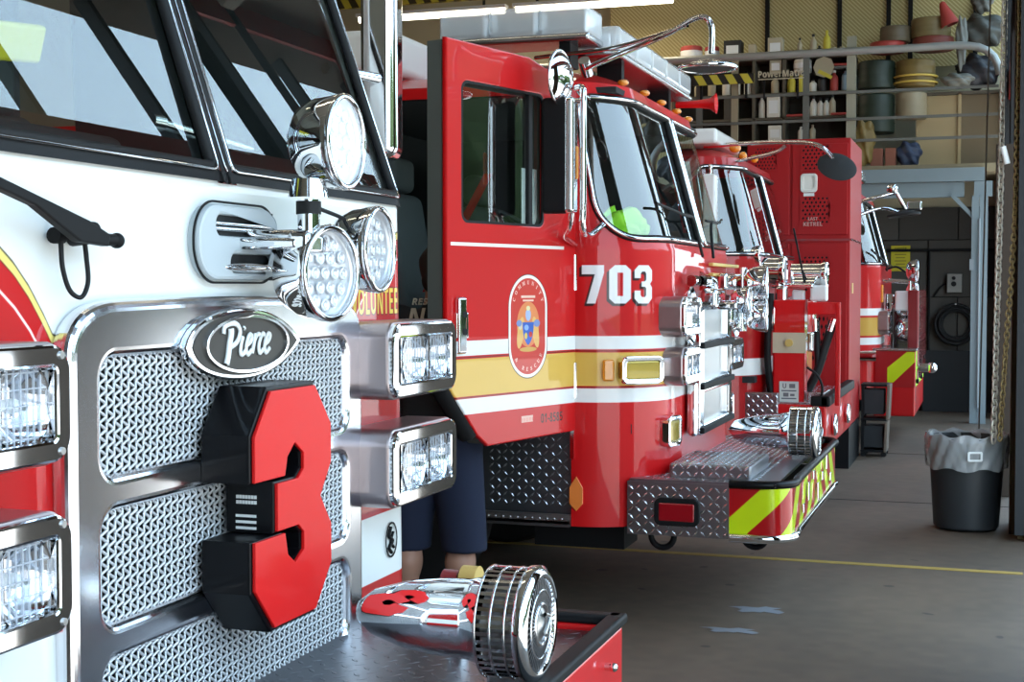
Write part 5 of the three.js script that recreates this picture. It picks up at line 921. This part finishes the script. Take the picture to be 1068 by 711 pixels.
{ // shelving unit with goods
  const wood = std({ color: lin(0.1, 0.085, 0.06), roughness: 0.8 }), back = std({ color: lin(0.045, 0.038, 0.028), roughness: 0.9 });
  const U = thing('shelf_unit', 'dark shelving along the mezzanine holding rows of bottles and cans', 'shelf', [-2.97, 0, -19.75]);
  mesh('back_panel', [bx(2.5, 1.55, 0.03, [0, 4.08, -0.22])], back, U);
  for (const y of [3.33, 3.72, 4.03, 4.36, 4.84]) mesh('shelf_board', [bx(2.5, 0.03, 0.42, [0, y, 0])], wood, U);
  for (const x of [-1.22, -0.1, 0.31, 1.22]) mesh('upright', [bx(0.04, 1.6, 0.42, [x, 4.1, 0])], wood, U);
  const wood2 = std({ color: lin(0.4, 0.3, 0.16), roughness: 0.8 });
  const W2 = thing('plywood_cabinet', 'pale plywood cupboard behind the lower railing at the right end', 'cabinet', [-0.65, 3.31, -19.9]);
  mesh('panel', [bx(0.5, 0.95, 0.03, [0.0, 0.48, 0.2])], wood2, W2); mesh('panel', [bx(0.48, 0.95, 0.03, [0.52, 0.48, 0.17])], std({ color: lin(0.16, 0.12, 0.07), roughness: 0.8 }), W2); mesh('frame_post', [bx(0.04, 0.98, 0.06, [-0.26, 0.49, 0.22])], wood2, W2); mesh('frame_post', [bx(0.04, 0.98, 0.06, [0.27, 0.49, 0.22])], wood2, W2); mesh('frame_top', [bx(1.1, 0.04, 0.5, [0.22, 0.98, 0])], wood, W2);
}
const mats = {}; const col = (r, g, b, q = 0.5) => mats[[r, g, b]] ??= std({ color: lin(r, g, b), roughness: q });
function bottle(x, y, h, r, c, cap, label, z = -19.62, group = 'bottles on the mezzanine shelves') {
  const o = thing('bottle', label, 'bottle', [x, y, z], 0, group);
  mesh('body', [lt([[0, 0], [r, 0], [r, h * 0.62], [r * 0.85, h * 0.72], [r * 0.38, h * 0.82], [r * 0.36, h * 0.9], [0, h * 0.9]], [0, 0, 0], [0, 0, 0], 14)], c, o);
  mesh('cap', [cy(r * 0.42, r * 0.42, h * 0.12, [0, h * 0.94, 0], [0, 0, 0], 12)], cap, o); return o;
}
function can(x, y, h, r, c, label, z = -19.62) { const o = thing('can', label, 'can', [x, y, z], 0, 'cans on the mezzanine shelves'); mesh('body', [lt([[0, 0], [r, 0], [r, h * 0.95], [r * 0.9, h], [0, h]], [0, 0, 0], [0, 0, 0], 14)], c, o); mesh('band', [cy(r * 1.02, r * 1.02, h * 0.4, [0, h * 0.5, 0], [0, 0, 0], 14)], M.paper, o); return o; }
function carton(x, y, w, h, d, c, label, z = -19.62, sign = true) { const o = thing('carton', label, 'box', [x, y, z]); mesh('body', [rb(w, h, d, 0.008, [0, h / 2, 0])], c, o); if (sign) mesh('panel_label', [bx(w * 0.7, h * 0.55, 0.004, [0, h * 0.45, d / 2 + 0.002])], M.paper, o); return o; }
{
  const W = col(0.7, 0.68, 0.6), K = col(0.02, 0.02, 0.02), Y = col(0.6, 0.52, 0.05), G = col(0.1, 0.12, 0.06), Rd = col(0.4, 0.05, 0.04), Bl = col(0.2, 0.3, 0.36), T = col(0.45, 0.4, 0.28), A = 4.855, B = 4.375, Cc = 4.045, D = 3.735;
  // top row
  carton(-3.36, A, 0.24, 0.26, 0.24, K, 'black battery box with a white label on the top shelf');
  carton(-2.78, A, 0.2, 0.27, 0.2, T, 'beige canister on the top shelf, right of a black post');
  carton(-3.1, A, 0.1, 0.2, 0.15, T, 'small beige box on the top shelf between black box and post', -19.62, false);
  can(-3.95, A, 0.22, 0.15, Rd, 'round red can at the left end of the top shelf'); can(-3.66, A, 0.2, 0.1, Rd, 'smaller red can left of the black battery box');
  bottle(-2.46, A, 0.26, 0.035, T, K, 'thin beige bottle alone on the top shelf'); bottle(-2.28, A, 0.3, 0.045, T, K, 'black-capped beige bottle left of the yellow one on the top shelf');
  bottle(-2.1, A, 0.34, 0.05, Y, Y, 'tall yellow bottle on the top shelf'); bottle(-2.2, A, 0.14, 0.04, K, K, 'short black bottle beside the tall yellow bottle');
  for (const [x, l] of [[-2.01, 'left'], [-1.9, 'right']]) { const o = thing('jar', l + ' of two small white jars right of the yellow bottle', 'jar', [x, A, -19.62]); mesh('body', [sp(0.05, [0, 0.05, 0])], W, o); mesh('lid', [cy(0.03, 0.03, 0.02, [0, 0.1, 0])], T, o); }
  bottle(-1.76, A, 0.22, 0.03, G, G, 'slim dark green bottle at the right of the top row');
  // second row
  const pal = [[W, 'white'], [Y, 'yellow'], [T, 'beige'], [Bl, 'pale blue'], [Rd, 'red'], [K, 'black']];
  const rowB = [[-3.85, 0.2, 2, 'large white bottle at the left end of the second shelf'], [-3.66, 0.24, 2, 'beige bottle on the second shelf under the striped board'], [-3.46, 0.26, 0, 'tall white bottle on the second shelf under the striped board'], [-3.32, 0.24, 0, 'white bottle right of a taller white one on the second shelf'], [-3.16, 0.3, 0, 'big white bottle right of the striped board'], [-2.79, 0.24, 2, 'beige bottle behind the pale lettering on the second shelf'],
    [-2.57, 0.26, 1, 'left of two yellow bottles on the second shelf'], [-2.44, 0.28, 1, 'right of two yellow bottles on the second shelf'], [-2.28, 0.17, 0, 'small white bottle right of the yellow pair'], [-2.16, 0.24, 5, 'black bottle in the middle of the second shelf'], [-2.0, 0.28, 4, 'red bottle with pale cap on the second shelf'], [-1.85, 0.3, 3, 'left of two pale blue bottles at the right of the second shelf'], [-1.74, 0.26, 3, 'right of two pale blue bottles at the right of the second shelf']];
  for (const [x, h, c, l] of rowB) bottle(x, B, h, 0.055, pal[c][0], c === 4 ? W : K, l);
  carton(-2.78, B + 0.28, 0.16, 0.18, 0.1, T, 'beige carton high on the second shelf right of the white bottles');
  can(-2.42, B + 0.27, 0.17, 0.12, W, 'big white can standing on two yellow bottles'); 
  { const o = thing('road_sign_disc', 'round pale disc with a green stripe leaning over the second shelf', 'sign', [-2.12, 4.66, -19.45]); mesh('disc', [cy(0.14, 0.14, 0.02, [0, 0.02, 0], ZR, 8)], T, o); mesh('stripe', [bx(0.2, 0.05, 0.01, [0.02, -0.08, 0.014], [0, 0, -0.5])], Y, o); }
  { const o = thing('lettered_sign', 'pale cut-out lettering mounted in front of the second shelf', 'sign', [-2.62, 4.55, -18.95]); mesh('lettering', [txt('PowerMatic', 0.085, 0.012, [0, 0, 0], 'z', 0.9)], T, o); mesh('sign_bar', [bx(0.6, 0.012, 0.01, [0, -0.07, 0])], T, o); for (const x of [-0.22, 0.22]) mesh('bracket', [bx(0.02, 0.26, 0.03, [x, -0.2, -0.02])], M.black, o); }
  carton(-1.92, 4.7, 0.3, 0.03, 0.2, Rd, 'thin red box on the small upper ledge of the second shelf', -19.6, false);
  { const o = thing('ledge', 'small grey ledge at the right of the second shelf', 'shelf', [-1.98, 4.68, -19.65]); mesh('board', [bx(0.48, 0.025, 0.3)], col(0.15, 0.15, 0.14), o); }
  // third row
  const rowC = [[-2.97, 0.32, 'tall white jug left of the boxed goods on the third shelf'], [-2.36, 0.2, 'first white bottle of the group on the third shelf'], [-2.27, 0.27, 'tallest white bottle of the group on the third shelf'], [-2.18, 0.24, 'third white bottle of the group on the third shelf'], [-2.1, 0.24, 'last white bottle of the group on the third shelf'], [-2.02, 0.28, 'beige bottle right of the upright on the third shelf']];
  rowC.forEach(([x, h, l], i) => bottle(x, Cc, h, 0.045, i === 5 ? T : W, K, l));
  carton(-2.8, Cc, 0.18, 0.32, 0.16, W, 'white carton with a dark window on the third shelf'); carton(-3.4, Cc, 0.16, 0.28, 0.2, col(0.07, 0.06, 0.05), 'dark box on the third shelf at the left', -19.65, false);
  for (const x of [-2.49, -1.9]) carton(x, Cc, 0.26, 0.03, 0.2, Rd, x < -2 ? 'flat red tray on the third shelf left of the white bottles' : 'flat red tray on the third shelf right of the beige bottle', -19.6, false);
  carton(-2.78, D, 0.18, 0.2, 0.16, W, 'white carton on the lowest shelf above the locker'); bottle(-2.44, D, 0.18, 0.04, W, W, 'white bottle on the lowest shelf above the locker'); bottle(-2.28, D, 0.2, 0.04, T, T, 'beige bottle on the lowest shelf above the locker'); bottle(-3.7, D, 0.14, 0.05, Bl, W, 'pale blue bottle on the lowest shelf at the left');
  // right-hand stores: drums, hose rolls, clothing
  const drum = (x, y, r, h, c, l, z = -19.55) => { const o = thing('drum', l, 'drum', [x, y, z]); const pr = [[0, 0], [r * 0.96, 0], [r, h * 0.04]]; for (let k = 1; k < 4; k++) pr.push([r, h * (k / 4 - 0.03)], [r * 1.03, h * k / 4], [r, h * (k / 4 + 0.03)]); pr.push([r, h * 0.96], [r * 0.94, h], [0, h]); mesh('body', [lt(pr, [0, 0, 0], [0, 0, 0], 28)], c, o); mesh('lid', [lt([[0, h * 1.02], [r * 0.9, h * 1.02], [r * 0.98, h], [r * 0.98, h * 0.95]], [0, 0, 0], [0, 0, 0], 28)], c, o); return o; };
  const dg = col(0.016, 0.028, 0.018), oc = col(0.18, 0.12, 0.03), brn = col(0.13, 0.1, 0.06);
  drum(-1.44, 4.36, 0.24, 0.36, dg, 'dark green drum, upper one of the stack behind the railing'); drum(-1.44, 3.78, 0.24, 0.5, dg, 'dark green drum, lower one of the stack behind the railing');
  drum(-0.94, 4.36, 0.25, 0.35, oc, 'ochre drum beside the green drums on the mezzanine'); drum(-0.99, 3.95, 0.2, 0.34, col(0.3, 0.25, 0.16), 'tan tub below the ochre drum');
  for (const y of [4.42, 4.5]) { const o = thing('hose_ring', (y > 4.45 ? 'upper' : 'lower') + ' yellow band of hose round the ochre drum', 'hose', [-0.94, y, -19.55]); mesh('hose', [to(0.276, 0.014, [0, 0, 0], [Math.PI / 2, 0, 0], 8, 36)], col(0.6, 0.42, 0.08), o); }
  drum(-1.3, 4.84, 0.23, 0.13, Rd, 'flat red tub on top of the stores, left of the hose roll'); drum(-1.2, 4.97, 0.2, 0.2, brn, 'brown bucket standing on the flat red tub');
  drum(-0.72, 4.84, 0.26, 0.16, col(0.22, 0.05, 0.035), 'wide dark red tub at the right of the top row'); drum(-0.75, 5.0, 0.25, 0.25, col(0.2, 0.15, 0.06), 'brown barrel standing on the wide dark red tub');
  { const o = thing('traffic_cone', 'red cone lying tilted on the stores beside the grey clothing', 'cone', [-0.5, 5.12, -19.3]); mesh('cone', [lt([[0.02, 0.32], [0.04, 0.3], [0.12, 0], [0.1, 0]], [0, 0, 0], [0, 0, 0.35], 20)], Rd, o); mesh('collar', [lt([[0.08, 0.12], [0.068, 0.17], [0.066, 0.17], [0.078, 0.12]], [0, 0, 0], [0, 0, 0.35], 20)], W, o); }
  const cloth = (name, l, cat, p, s, c) => { const g = new THREE.SphereGeometry(1, 28, 20), P = g.attributes.position; for (let i = 0; i < P.count; i++) { const x = P.getX(i), y = P.getY(i), z = P.getZ(i), n = 1 + 0.12 * Math.sin(x * 7 + y * 4) + 0.08 * Math.sin(y * 11 - z * 6); P.setXYZ(i, x * n * s[0], y * n * s[1], z * n * s[2]); } g.computeVertexNormals(); const o = thing(name, l, cat, p); mesh('folds', [g], c, o); return o; };
  cloth('jacket', 'grey jacket heaped at the right end of the top row', 'jacket', [-0.12, 5.05, -19.55], [0.28, 0.22, 0.2], col(0.06, 0.06, 0.05)); cloth('glove', 'pale grey cloth hanging over the top rail', 'cloth', [-0.36, 4.86, -19.1], [0.07, 0.32, 0.05], col(0.15, 0.15, 0.13)); cloth('helmet_bag', 'pale grey bag on top of the heaped jacket', 'bag', [-0.12, 5.42, -19.55], [0.13, 0.13, 0.13], col(0.1, 0.1, 0.09));
  cloth('sack', 'grey sack on the shelf under the curved rail end', 'bag', [-0.42, 4.43, -19.5], [0.2, 0.09, 0.16], col(0.2, 0.2, 0.17)); cloth('dark_bundle', 'dark bundle stored behind the right end of the railing', 'bag', [-0.15, 4.58, -19.8], [0.28, 0.22, 0.2], col(0.03, 0.03, 0.035));
  carton(-1.42, 3.31, 0.16, 0.26, 0.2, col(0.3, 0.1, 0.06), 'red-brown carton low behind the railing, left of the blue bag', -19.5, false); carton(-1.24, 3.31, 0.14, 0.26, 0.2, col(0.3, 0.1, 0.06), 'red-brown carton touching the blue bag', -19.5, false);
  cloth('bag', 'dark blue bag low behind the railing beside the plywood', 'bag', [-1.02, 3.48, -19.5], [0.16, 0.17, 0.16], col(0.03, 0.045, 0.09)); cloth('yellow_sack', 'ochre sack beside the locker top behind the railing', 'bag', [-1.57, 3.62, -19.17], [0.14, 0.3, 0.12], oc);
}
{ // lower back room
  const s = thing('notice', 'yellow notice sheet on the dark block wall by the far truck', 'sign', [-1.17, 2.14, -20.68]);
  mesh('sheet', [bx(0.26, 0.36, 0.006)], std({ map: canvas(128, 176, (c, W, H) => { c.fillStyle = '#b9ad22'; c.fillRect(0, 0, W, H); c.fillStyle = '#2b2710'; c.font = 'bold 20px sans-serif'; c.textAlign = 'center'; c.fillText('DANGER', W / 2, 28); c.fillStyle = '#7c731c'; for (let i = 0; i < 5; i++) c.fillRect(24 + (i % 2) * 8, 58 + i * 22, 78 - (i % 2) * 16, 7); }), roughness: 0.7 }), s);
  const e = thing('switch_box', 'pale electrical box with two dark dials on the far block wall', 'electrical box', [-0.44, 1.79, -20.64]);
  mesh('box', [rb(0.2, 0.26, 0.1, 0.012)], col(0.26, 0.25, 0.23), e); mesh('dial', [cy(0.035, 0.035, 0.03, [-0.01, -0.01, 0.06], ZR), cy(0.025, 0.025, 0.03, [-0.01, 0.07, 0.06], ZR)], M.black, e);
  const h = thing('hose_coil', 'black hose coiled on the far wall below the electrical box', 'hose', [-0.42, 1.22, -20.62]);
  mesh('coil', [0, 1, 2, 3].map((k) => to(0.19 + 0.028 * k, 0.022, [0, 0, 0.03 * (k % 2)], [0, 0, 0], 8, 40)), M.rubber, h); mesh('hook', [bar([0, 0.28, -0.06], [0, 0.28, 0.06], 0.012)], M.steel, h);
}
{ // bin with a clear liner
  const b = thing('trash_can', 'round dark grey trash can with a clear plastic liner', 'trash can', [-0.13, 0, -10.62]);
  mesh('body', [lt([[0, 0.01], [0.21, 0.01], [0.225, 0.03], [0.262, 0.6], [0.275, 0.62], [0.28, 0.66], [0.265, 0.665], [0.25, 0.62], [0.215, 0.05], [0, 0.04]], [0, 0, 0], [0, 0, 0], 48)], std({ color: lin(0.022, 0.024, 0.027), roughness: 0.5 }), b);
  const g = new THREE.CylinderGeometry(0.292, 0.278, 0.24, 96, 14, true); { const P = g.attributes.position; for (let i = 0; i < P.count; i++) { const a = Math.atan2(P.getZ(i), P.getX(i)), y = P.getY(i), k = 1 + 0.018 * Math.sin(a * 17 + y * 30) + 0.014 * Math.sin(a * 29 - y * 50) + (y > 0.1 ? -0.03 : 0); P.setXYZ(i, P.getX(i) * k, y + (y > 0.1 ? 0.012 * Math.sin(a * 9) : 0.012 * Math.sin(a * 7)), P.getZ(i) * k); } g.computeVertexNormals(); g.translate(0, 0.565, 0); }
  const inn = new THREE.CylinderGeometry(0.268, 0.235, 0.22, 80, 8, true); { const P = inn.attributes.position; for (let i = 0; i < P.count; i++) { const a = Math.atan2(P.getZ(i), P.getX(i)), y = P.getY(i), k = 1 + 0.03 * Math.sin(a * 13 + y * 40) * (y < 0.1 ? 1 : 0.3); P.setXYZ(i, P.getX(i) * k, y + 0.012 * Math.sin(a * 9) * (y > 0 ? 1 : 0), P.getZ(i) * k); } inn.computeVertexNormals(); inn.translate(0, 0.57, 0); }
  const film = phy({ color: lin(0.72, 0.74, 0.76), roughness: 0.22, transmission: 0.62, thickness: 0, side: THREE.DoubleSide });
  mesh('liner', [g, inn], film, b);
  mesh('recycle_mark', [ex(frameShape(0.1, 0.07, 0.012, 0.014, 0.006), 0.003, 0, [0.0, 0, 0], 'z')].map((q) => pose(q, [0.06, 0.55, 0.295], [0.08, 0.2, 0])), M.paper, b);
}
{ // chains of the door hoist
  const link = new THREE.TorusGeometry(0.021, 0.0075, 8, 16); link.scale(1, 1.55, 1);
  const gold = std({ color: lin(0.62, 0.58, 0.5), metalness: 0.7, roughness: 0.4 }), old = std({ color: lin(0.3, 0.22, 0.1), metalness: 0.7, roughness: 0.5 });
  const chain = (pts, label, m, k = 1) => {
    const c = new THREE.CatmullRomCurve3(pts.map((p) => V(...p))), L = c.getLength(), n = Math.floor(L / (0.046 * k)), o = thing('chain', label, 'chain'); const geos = [];
    for (let i = 0; i < n; i++) { const u = (i + 0.5) / n, p = c.getPointAt(u), t = c.getTangentAt(u), g = link.clone(); g.scale(k, k, k); g.applyMatrix4(new THREE.Matrix4().makeRotationY(i % 2 ? 0.7 : 0.7 + Math.PI / 2)); g.applyQuaternion(new THREE.Quaternion().setFromUnitVectors(V(0, 1, 0), t)); geos.push(g.translate(p.x, p.y, p.z)); }
    mesh('chain_links', geos, m, o).userData.kind = 'stuff';
  };
  chain([[0.09, 4.6, -10.3], [0.085, 3.4, -10.3], [0.075, 2.4, -10.3], [0.06, 1.4, -10.3], [0.05, 0.66, -10.3]], 'heavy hoist chain hanging down into the bin, left one of two', gold);
  chain([[0.185, 4.6, -10.2], [0.18, 3.0, -10.2], [0.16, 2.0, -10.2], [0.12, 1.3, -10.22], [0.09, 0.68, -10.26]], 'thinner brownish hoist chain beside the timber post, right one of two', old, 0.8);
  const h = thing('chain_pull_handle', 'white pull handle on a cord next to the chains', 'handle', [0.1, 2.62, -10.2]); mesh('grip', [cy(0.02, 0.02, 0.12, [0, 0, 0], [0, 0, 0.25], 12)], M.paper, h); mesh('cord', [bar([0, 0.05, 0], [-0.01, 1.9, 0], 0.005)], M.dark, h);
  const cord = single('door_cord', [bar([0.0, 4.3, -10.8], [-0.05, 0.7, -10.8], 0.006)], std({ color: lin(0.12, 0.11, 0.09), roughness: 0.8 }), 'thin dark cord hanging left of the heavy chain', 'cord');
}

// ---------- person leaning into the open cab of truck 703 ----------
{
  const B = V(-2.56, 0, -6.44);
  const smin = (a, b, k) => { const h = Math.max(k - Math.abs(a - b), 0) / k; return Math.min(a, b) - h * h * k * 0.25; };
  const cap = (p, a, b, ra, rb2) => { const ab = b.clone().sub(a), t = Math.min(1, Math.max(0, p.clone().sub(a).dot(ab) / ab.lengthSq())); return p.distanceTo(a.clone().addScaledVector(ab, t)) - (ra + (rb2 - ra) * t); };
  function surface(bones, k, lo, hi, cell, clip) {
    const size = hi.clone().sub(lo), s = Math.max(size.x, size.y, size.z) / 2, c = lo.clone().add(hi).multiplyScalar(0.5), n = Math.min(150, Math.ceil(2 * s / cell));
    const mc = new MarchingCubes(n, M.black, false, false, 400000); mc.isolation = 0;
    const p = V(0, 0, 0);
    for (let z = 0; z < n; z++) for (let y = 0; y < n; y++) for (let x = 0; x < n; x++) {
      p.set(c.x + s * ((x - n / 2) / (n / 2)), c.y + s * ((y - n / 2) / (n / 2)), c.z + s * ((z - n / 2) / (n / 2)));
      let d = 9; for (const [a, b, ra, rb2] of bones) d = smin(d, cap(p, a, b, ra, rb2), k); if (clip) d = Math.max(d, clip(p)); mc.field[x + y * n + z * n * n] = -d;
    }
    mc.update(); const g = new THREE.BufferGeometry(), P = mc.positionArray.slice(0, mc.count * 3), N = mc.normalArray.slice(0, mc.count * 3);
    for (let i = 0; i < P.length; i += 3) { P[i] = c.x + s * P[i]; P[i + 1] = c.y + s * P[i + 1]; P[i + 2] = c.z + s * P[i + 2]; }
    g.setAttribute('position', new THREE.BufferAttribute(P, 3)); g.setAttribute('normal', new THREE.BufferAttribute(N, 3)); return g;
  }
  // faces -Z (into the cab); x = the viewer's right when seen from behind
  const hipL = V(-0.1, 0.93, 0), hipR = V(0.1, 0.93, 0), kneeL = V(-0.12, 0.5, 0.0), kneeR = V(0.12, 0.5, -0.04), ankL = V(-0.12, 0.09, 0.05), ankR = V(0.13, 0.09, 0.0);
  const chest = V(-0.05, 1.36, -0.14), neck = V(-0.06, 1.53, -0.2), head = V(-0.07, 1.68, -0.27), shL = V(-0.25, 1.45, -0.18), shR = V(0.14, 1.45, -0.18), elL = V(-0.32, 1.3, -0.42), elR = V(0.2, 1.28, -0.4), wrL = V(-0.26, 1.32, -0.64), wrR = V(0.14, 1.34, -0.62);
  const P = thing('person', 'person in navy shorts and dark shirt behind the open cab door, bare calves showing', 'person', [B.x, 0, B.z]);
  P.scale.setScalar(1.06);
  const skinM = std({ color: lin(0.36, 0.19, 0.13), roughness: 0.55 });
  const legs = [[hipL, kneeL, 0.085, 0.058], [kneeL, V(-0.12, 0.36, 0.045), 0.056, 0.06], [V(-0.12, 0.36, 0.045), ankL, 0.06, 0.038], [hipR, kneeR, 0.085, 0.058], [kneeR, V(0.125, 0.36, 0.0), 0.056, 0.06], [V(0.125, 0.36, 0.0), ankR, 0.06, 0.038],
    [ankL, V(-0.125, 0.04, -0.14), 0.042, 0.032], [ankR, V(0.14, 0.04, -0.2), 0.042, 0.032], [hipL, hipR, 0.1, 0.1], [V(0, 0.98, 0), chest, 0.13, 0.14], [chest, neck, 0.11, 0.06], [neck, head, 0.06, 0.075], [head, V(-0.07, 1.75, -0.28), 0.088, 0.085], [head, V(-0.07, 1.64, -0.32), 0.07, 0.055],
    [chest, shL, 0.1, 0.065], [chest, shR, 0.1, 0.065], [shL, elL, 0.058, 0.043], [elL, wrL, 0.042, 0.03], [shR, elR, 0.058, 0.043], [elR, wrR, 0.042, 0.03]];
  const hand = (w, s) => { const out = [[w, w.clone().add(V(0, 0.01, -0.08)), 0.03, 0.036]], pl = w.clone().add(V(0, 0.01, -0.09)); for (let f = 0; f < 4; f++) { const b = pl.clone().add(V(-0.033 + 0.022 * f, 0, 0)), m = b.clone().add(V(0, -0.012, -0.035 - 0.004 * (f % 2))), t = m.clone().add(V(0, -0.03, -0.012)); out.push([b, m, 0.009, 0.008], [m, t, 0.008, 0.007]); } out.push([w.clone().add(V(s * 0.03, 0.01, -0.03)), w.clone().add(V(s * 0.055, 0.005, -0.075)), 0.011, 0.009]); return out; };
  const body = surface(legs, 0.05, V(-0.45, 0, -0.85), V(0.4, 1.9, 0.3), 0.014);
  const hands = [surface(hand(wrL, 1), 0.012, V(-0.36, 1.22, -0.82), V(-0.16, 1.42, -0.6), 0.004), surface(hand(wrR, -1), 0.012, V(0.04, 1.24, -0.8), V(0.24, 1.44, -0.58), 0.004)];
  mesh('body', [body, ...hands], skinM, P);
  const navy = std({ color: lin(0.007, 0.012, 0.034), roughness: 0.9 }), shirtM = std({ color: lin(0.012, 0.013, 0.016), roughness: 0.9 });
  mesh('shorts', [surface([[hipL, V(-0.135, 0.4, 0.0), 0.125, 0.105], [hipR, V(0.14, 0.4, -0.02), 0.125, 0.105], [V(-0.08, 0.98, 0), V(0.08, 0.98, 0), 0.12, 0.12]], 0.04, V(-0.35, 0.3, -0.3), V(0.35, 1.15, 0.3), 0.013, (p) => Math.max(0.415 - p.y, p.y - 1.04))], navy, P);
  mesh('shirt', [surface([[V(0, 0.98, 0), chest, 0.155, 0.165], [chest, neck, 0.14, 0.07], [chest, shL, 0.12, 0.085], [chest, shR, 0.12, 0.085], [shL, V(-0.3, 1.35, -0.34), 0.08, 0.07], [shR, V(0.18, 1.34, -0.32), 0.08, 0.07]], 0.05, V(-0.5, 0.85, -0.5), V(0.4, 1.65, 0.3), 0.014, (p) => Math.max(0.93 - p.y, p.y - 1.56))], shirtM, P);
  mesh('shoe', [surface([[V(-0.12, 0.06, 0.06), V(-0.125, 0.045, -0.17), 0.055, 0.045]], 0.02, V(-0.3, -0.05, -0.3), V(0.0, 0.2, 0.2), 0.008, (p) => Math.max(p.y - 0.1, 0.002 - p.y))], M.black, P);
  mesh('shoe', [surface([[V(0.13, 0.06, 0.01), V(0.14, 0.045, -0.23), 0.055, 0.045]], 0.02, V(-0.02, -0.05, -0.36), V(0.3, 0.2, 0.16), 0.008, (p) => Math.max(p.y - 0.1, 0.002 - p.y))], M.black, P);
  mesh('hair', [surface([[V(-0.07, 1.74, -0.26), V(-0.07, 1.78, -0.28), 0.1, 0.08], [V(-0.07, 1.66, -0.2), V(-0.07, 1.74, -0.24), 0.07, 0.09]], 0.03, V(-0.22, 1.55, -0.45), V(0.08, 1.92, -0.1), 0.007)], std({ color: lin(0.02, 0.014, 0.01), roughness: 0.8 }), P);
  const fc = [sp(0.014, [-0.1, 1.69, -0.352]), sp(0.014, [-0.04, 1.69, -0.352])]; mesh('eye', fc, M.paper, P);
  const nose = lt([[0, 0.05], [0.01, 0.03], [0.017, 0.0], [0.0, -0.006]], [-0.07, 1.655, -0.372], [0.35, 0, 0], 12); mesh('nose', [nose], skinM, P); mesh('mouth', [rb(0.05, 0.012, 0.02, 0.005, [-0.07, 1.61, -0.365])], std({ color: lin(0.3, 0.1, 0.09), roughness: 0.6 }), P);
  mesh('ear', [sp(0.03, [-0.158, 1.675, -0.27], [0.4, 1, 0.7]), sp(0.03, [0.018, 1.675, -0.27], [0.4, 1, 0.7])], skinM, P);
  mesh('shirt_print', [txt('NN', 0.1, 0.004, [0, 0, 0], 'z', 0.85), txt('RESCUE', 0.034, 0.004, [0, 0.085, 0], 'z')].map((g) => pose(g, [-0.055, 1.485, -0.03], [-0.5, 0, 0])), std({ color: lin(0.5, 0.45, 0.36), roughness: 0.8 }), P);
}

renderer.render(scene, camera);
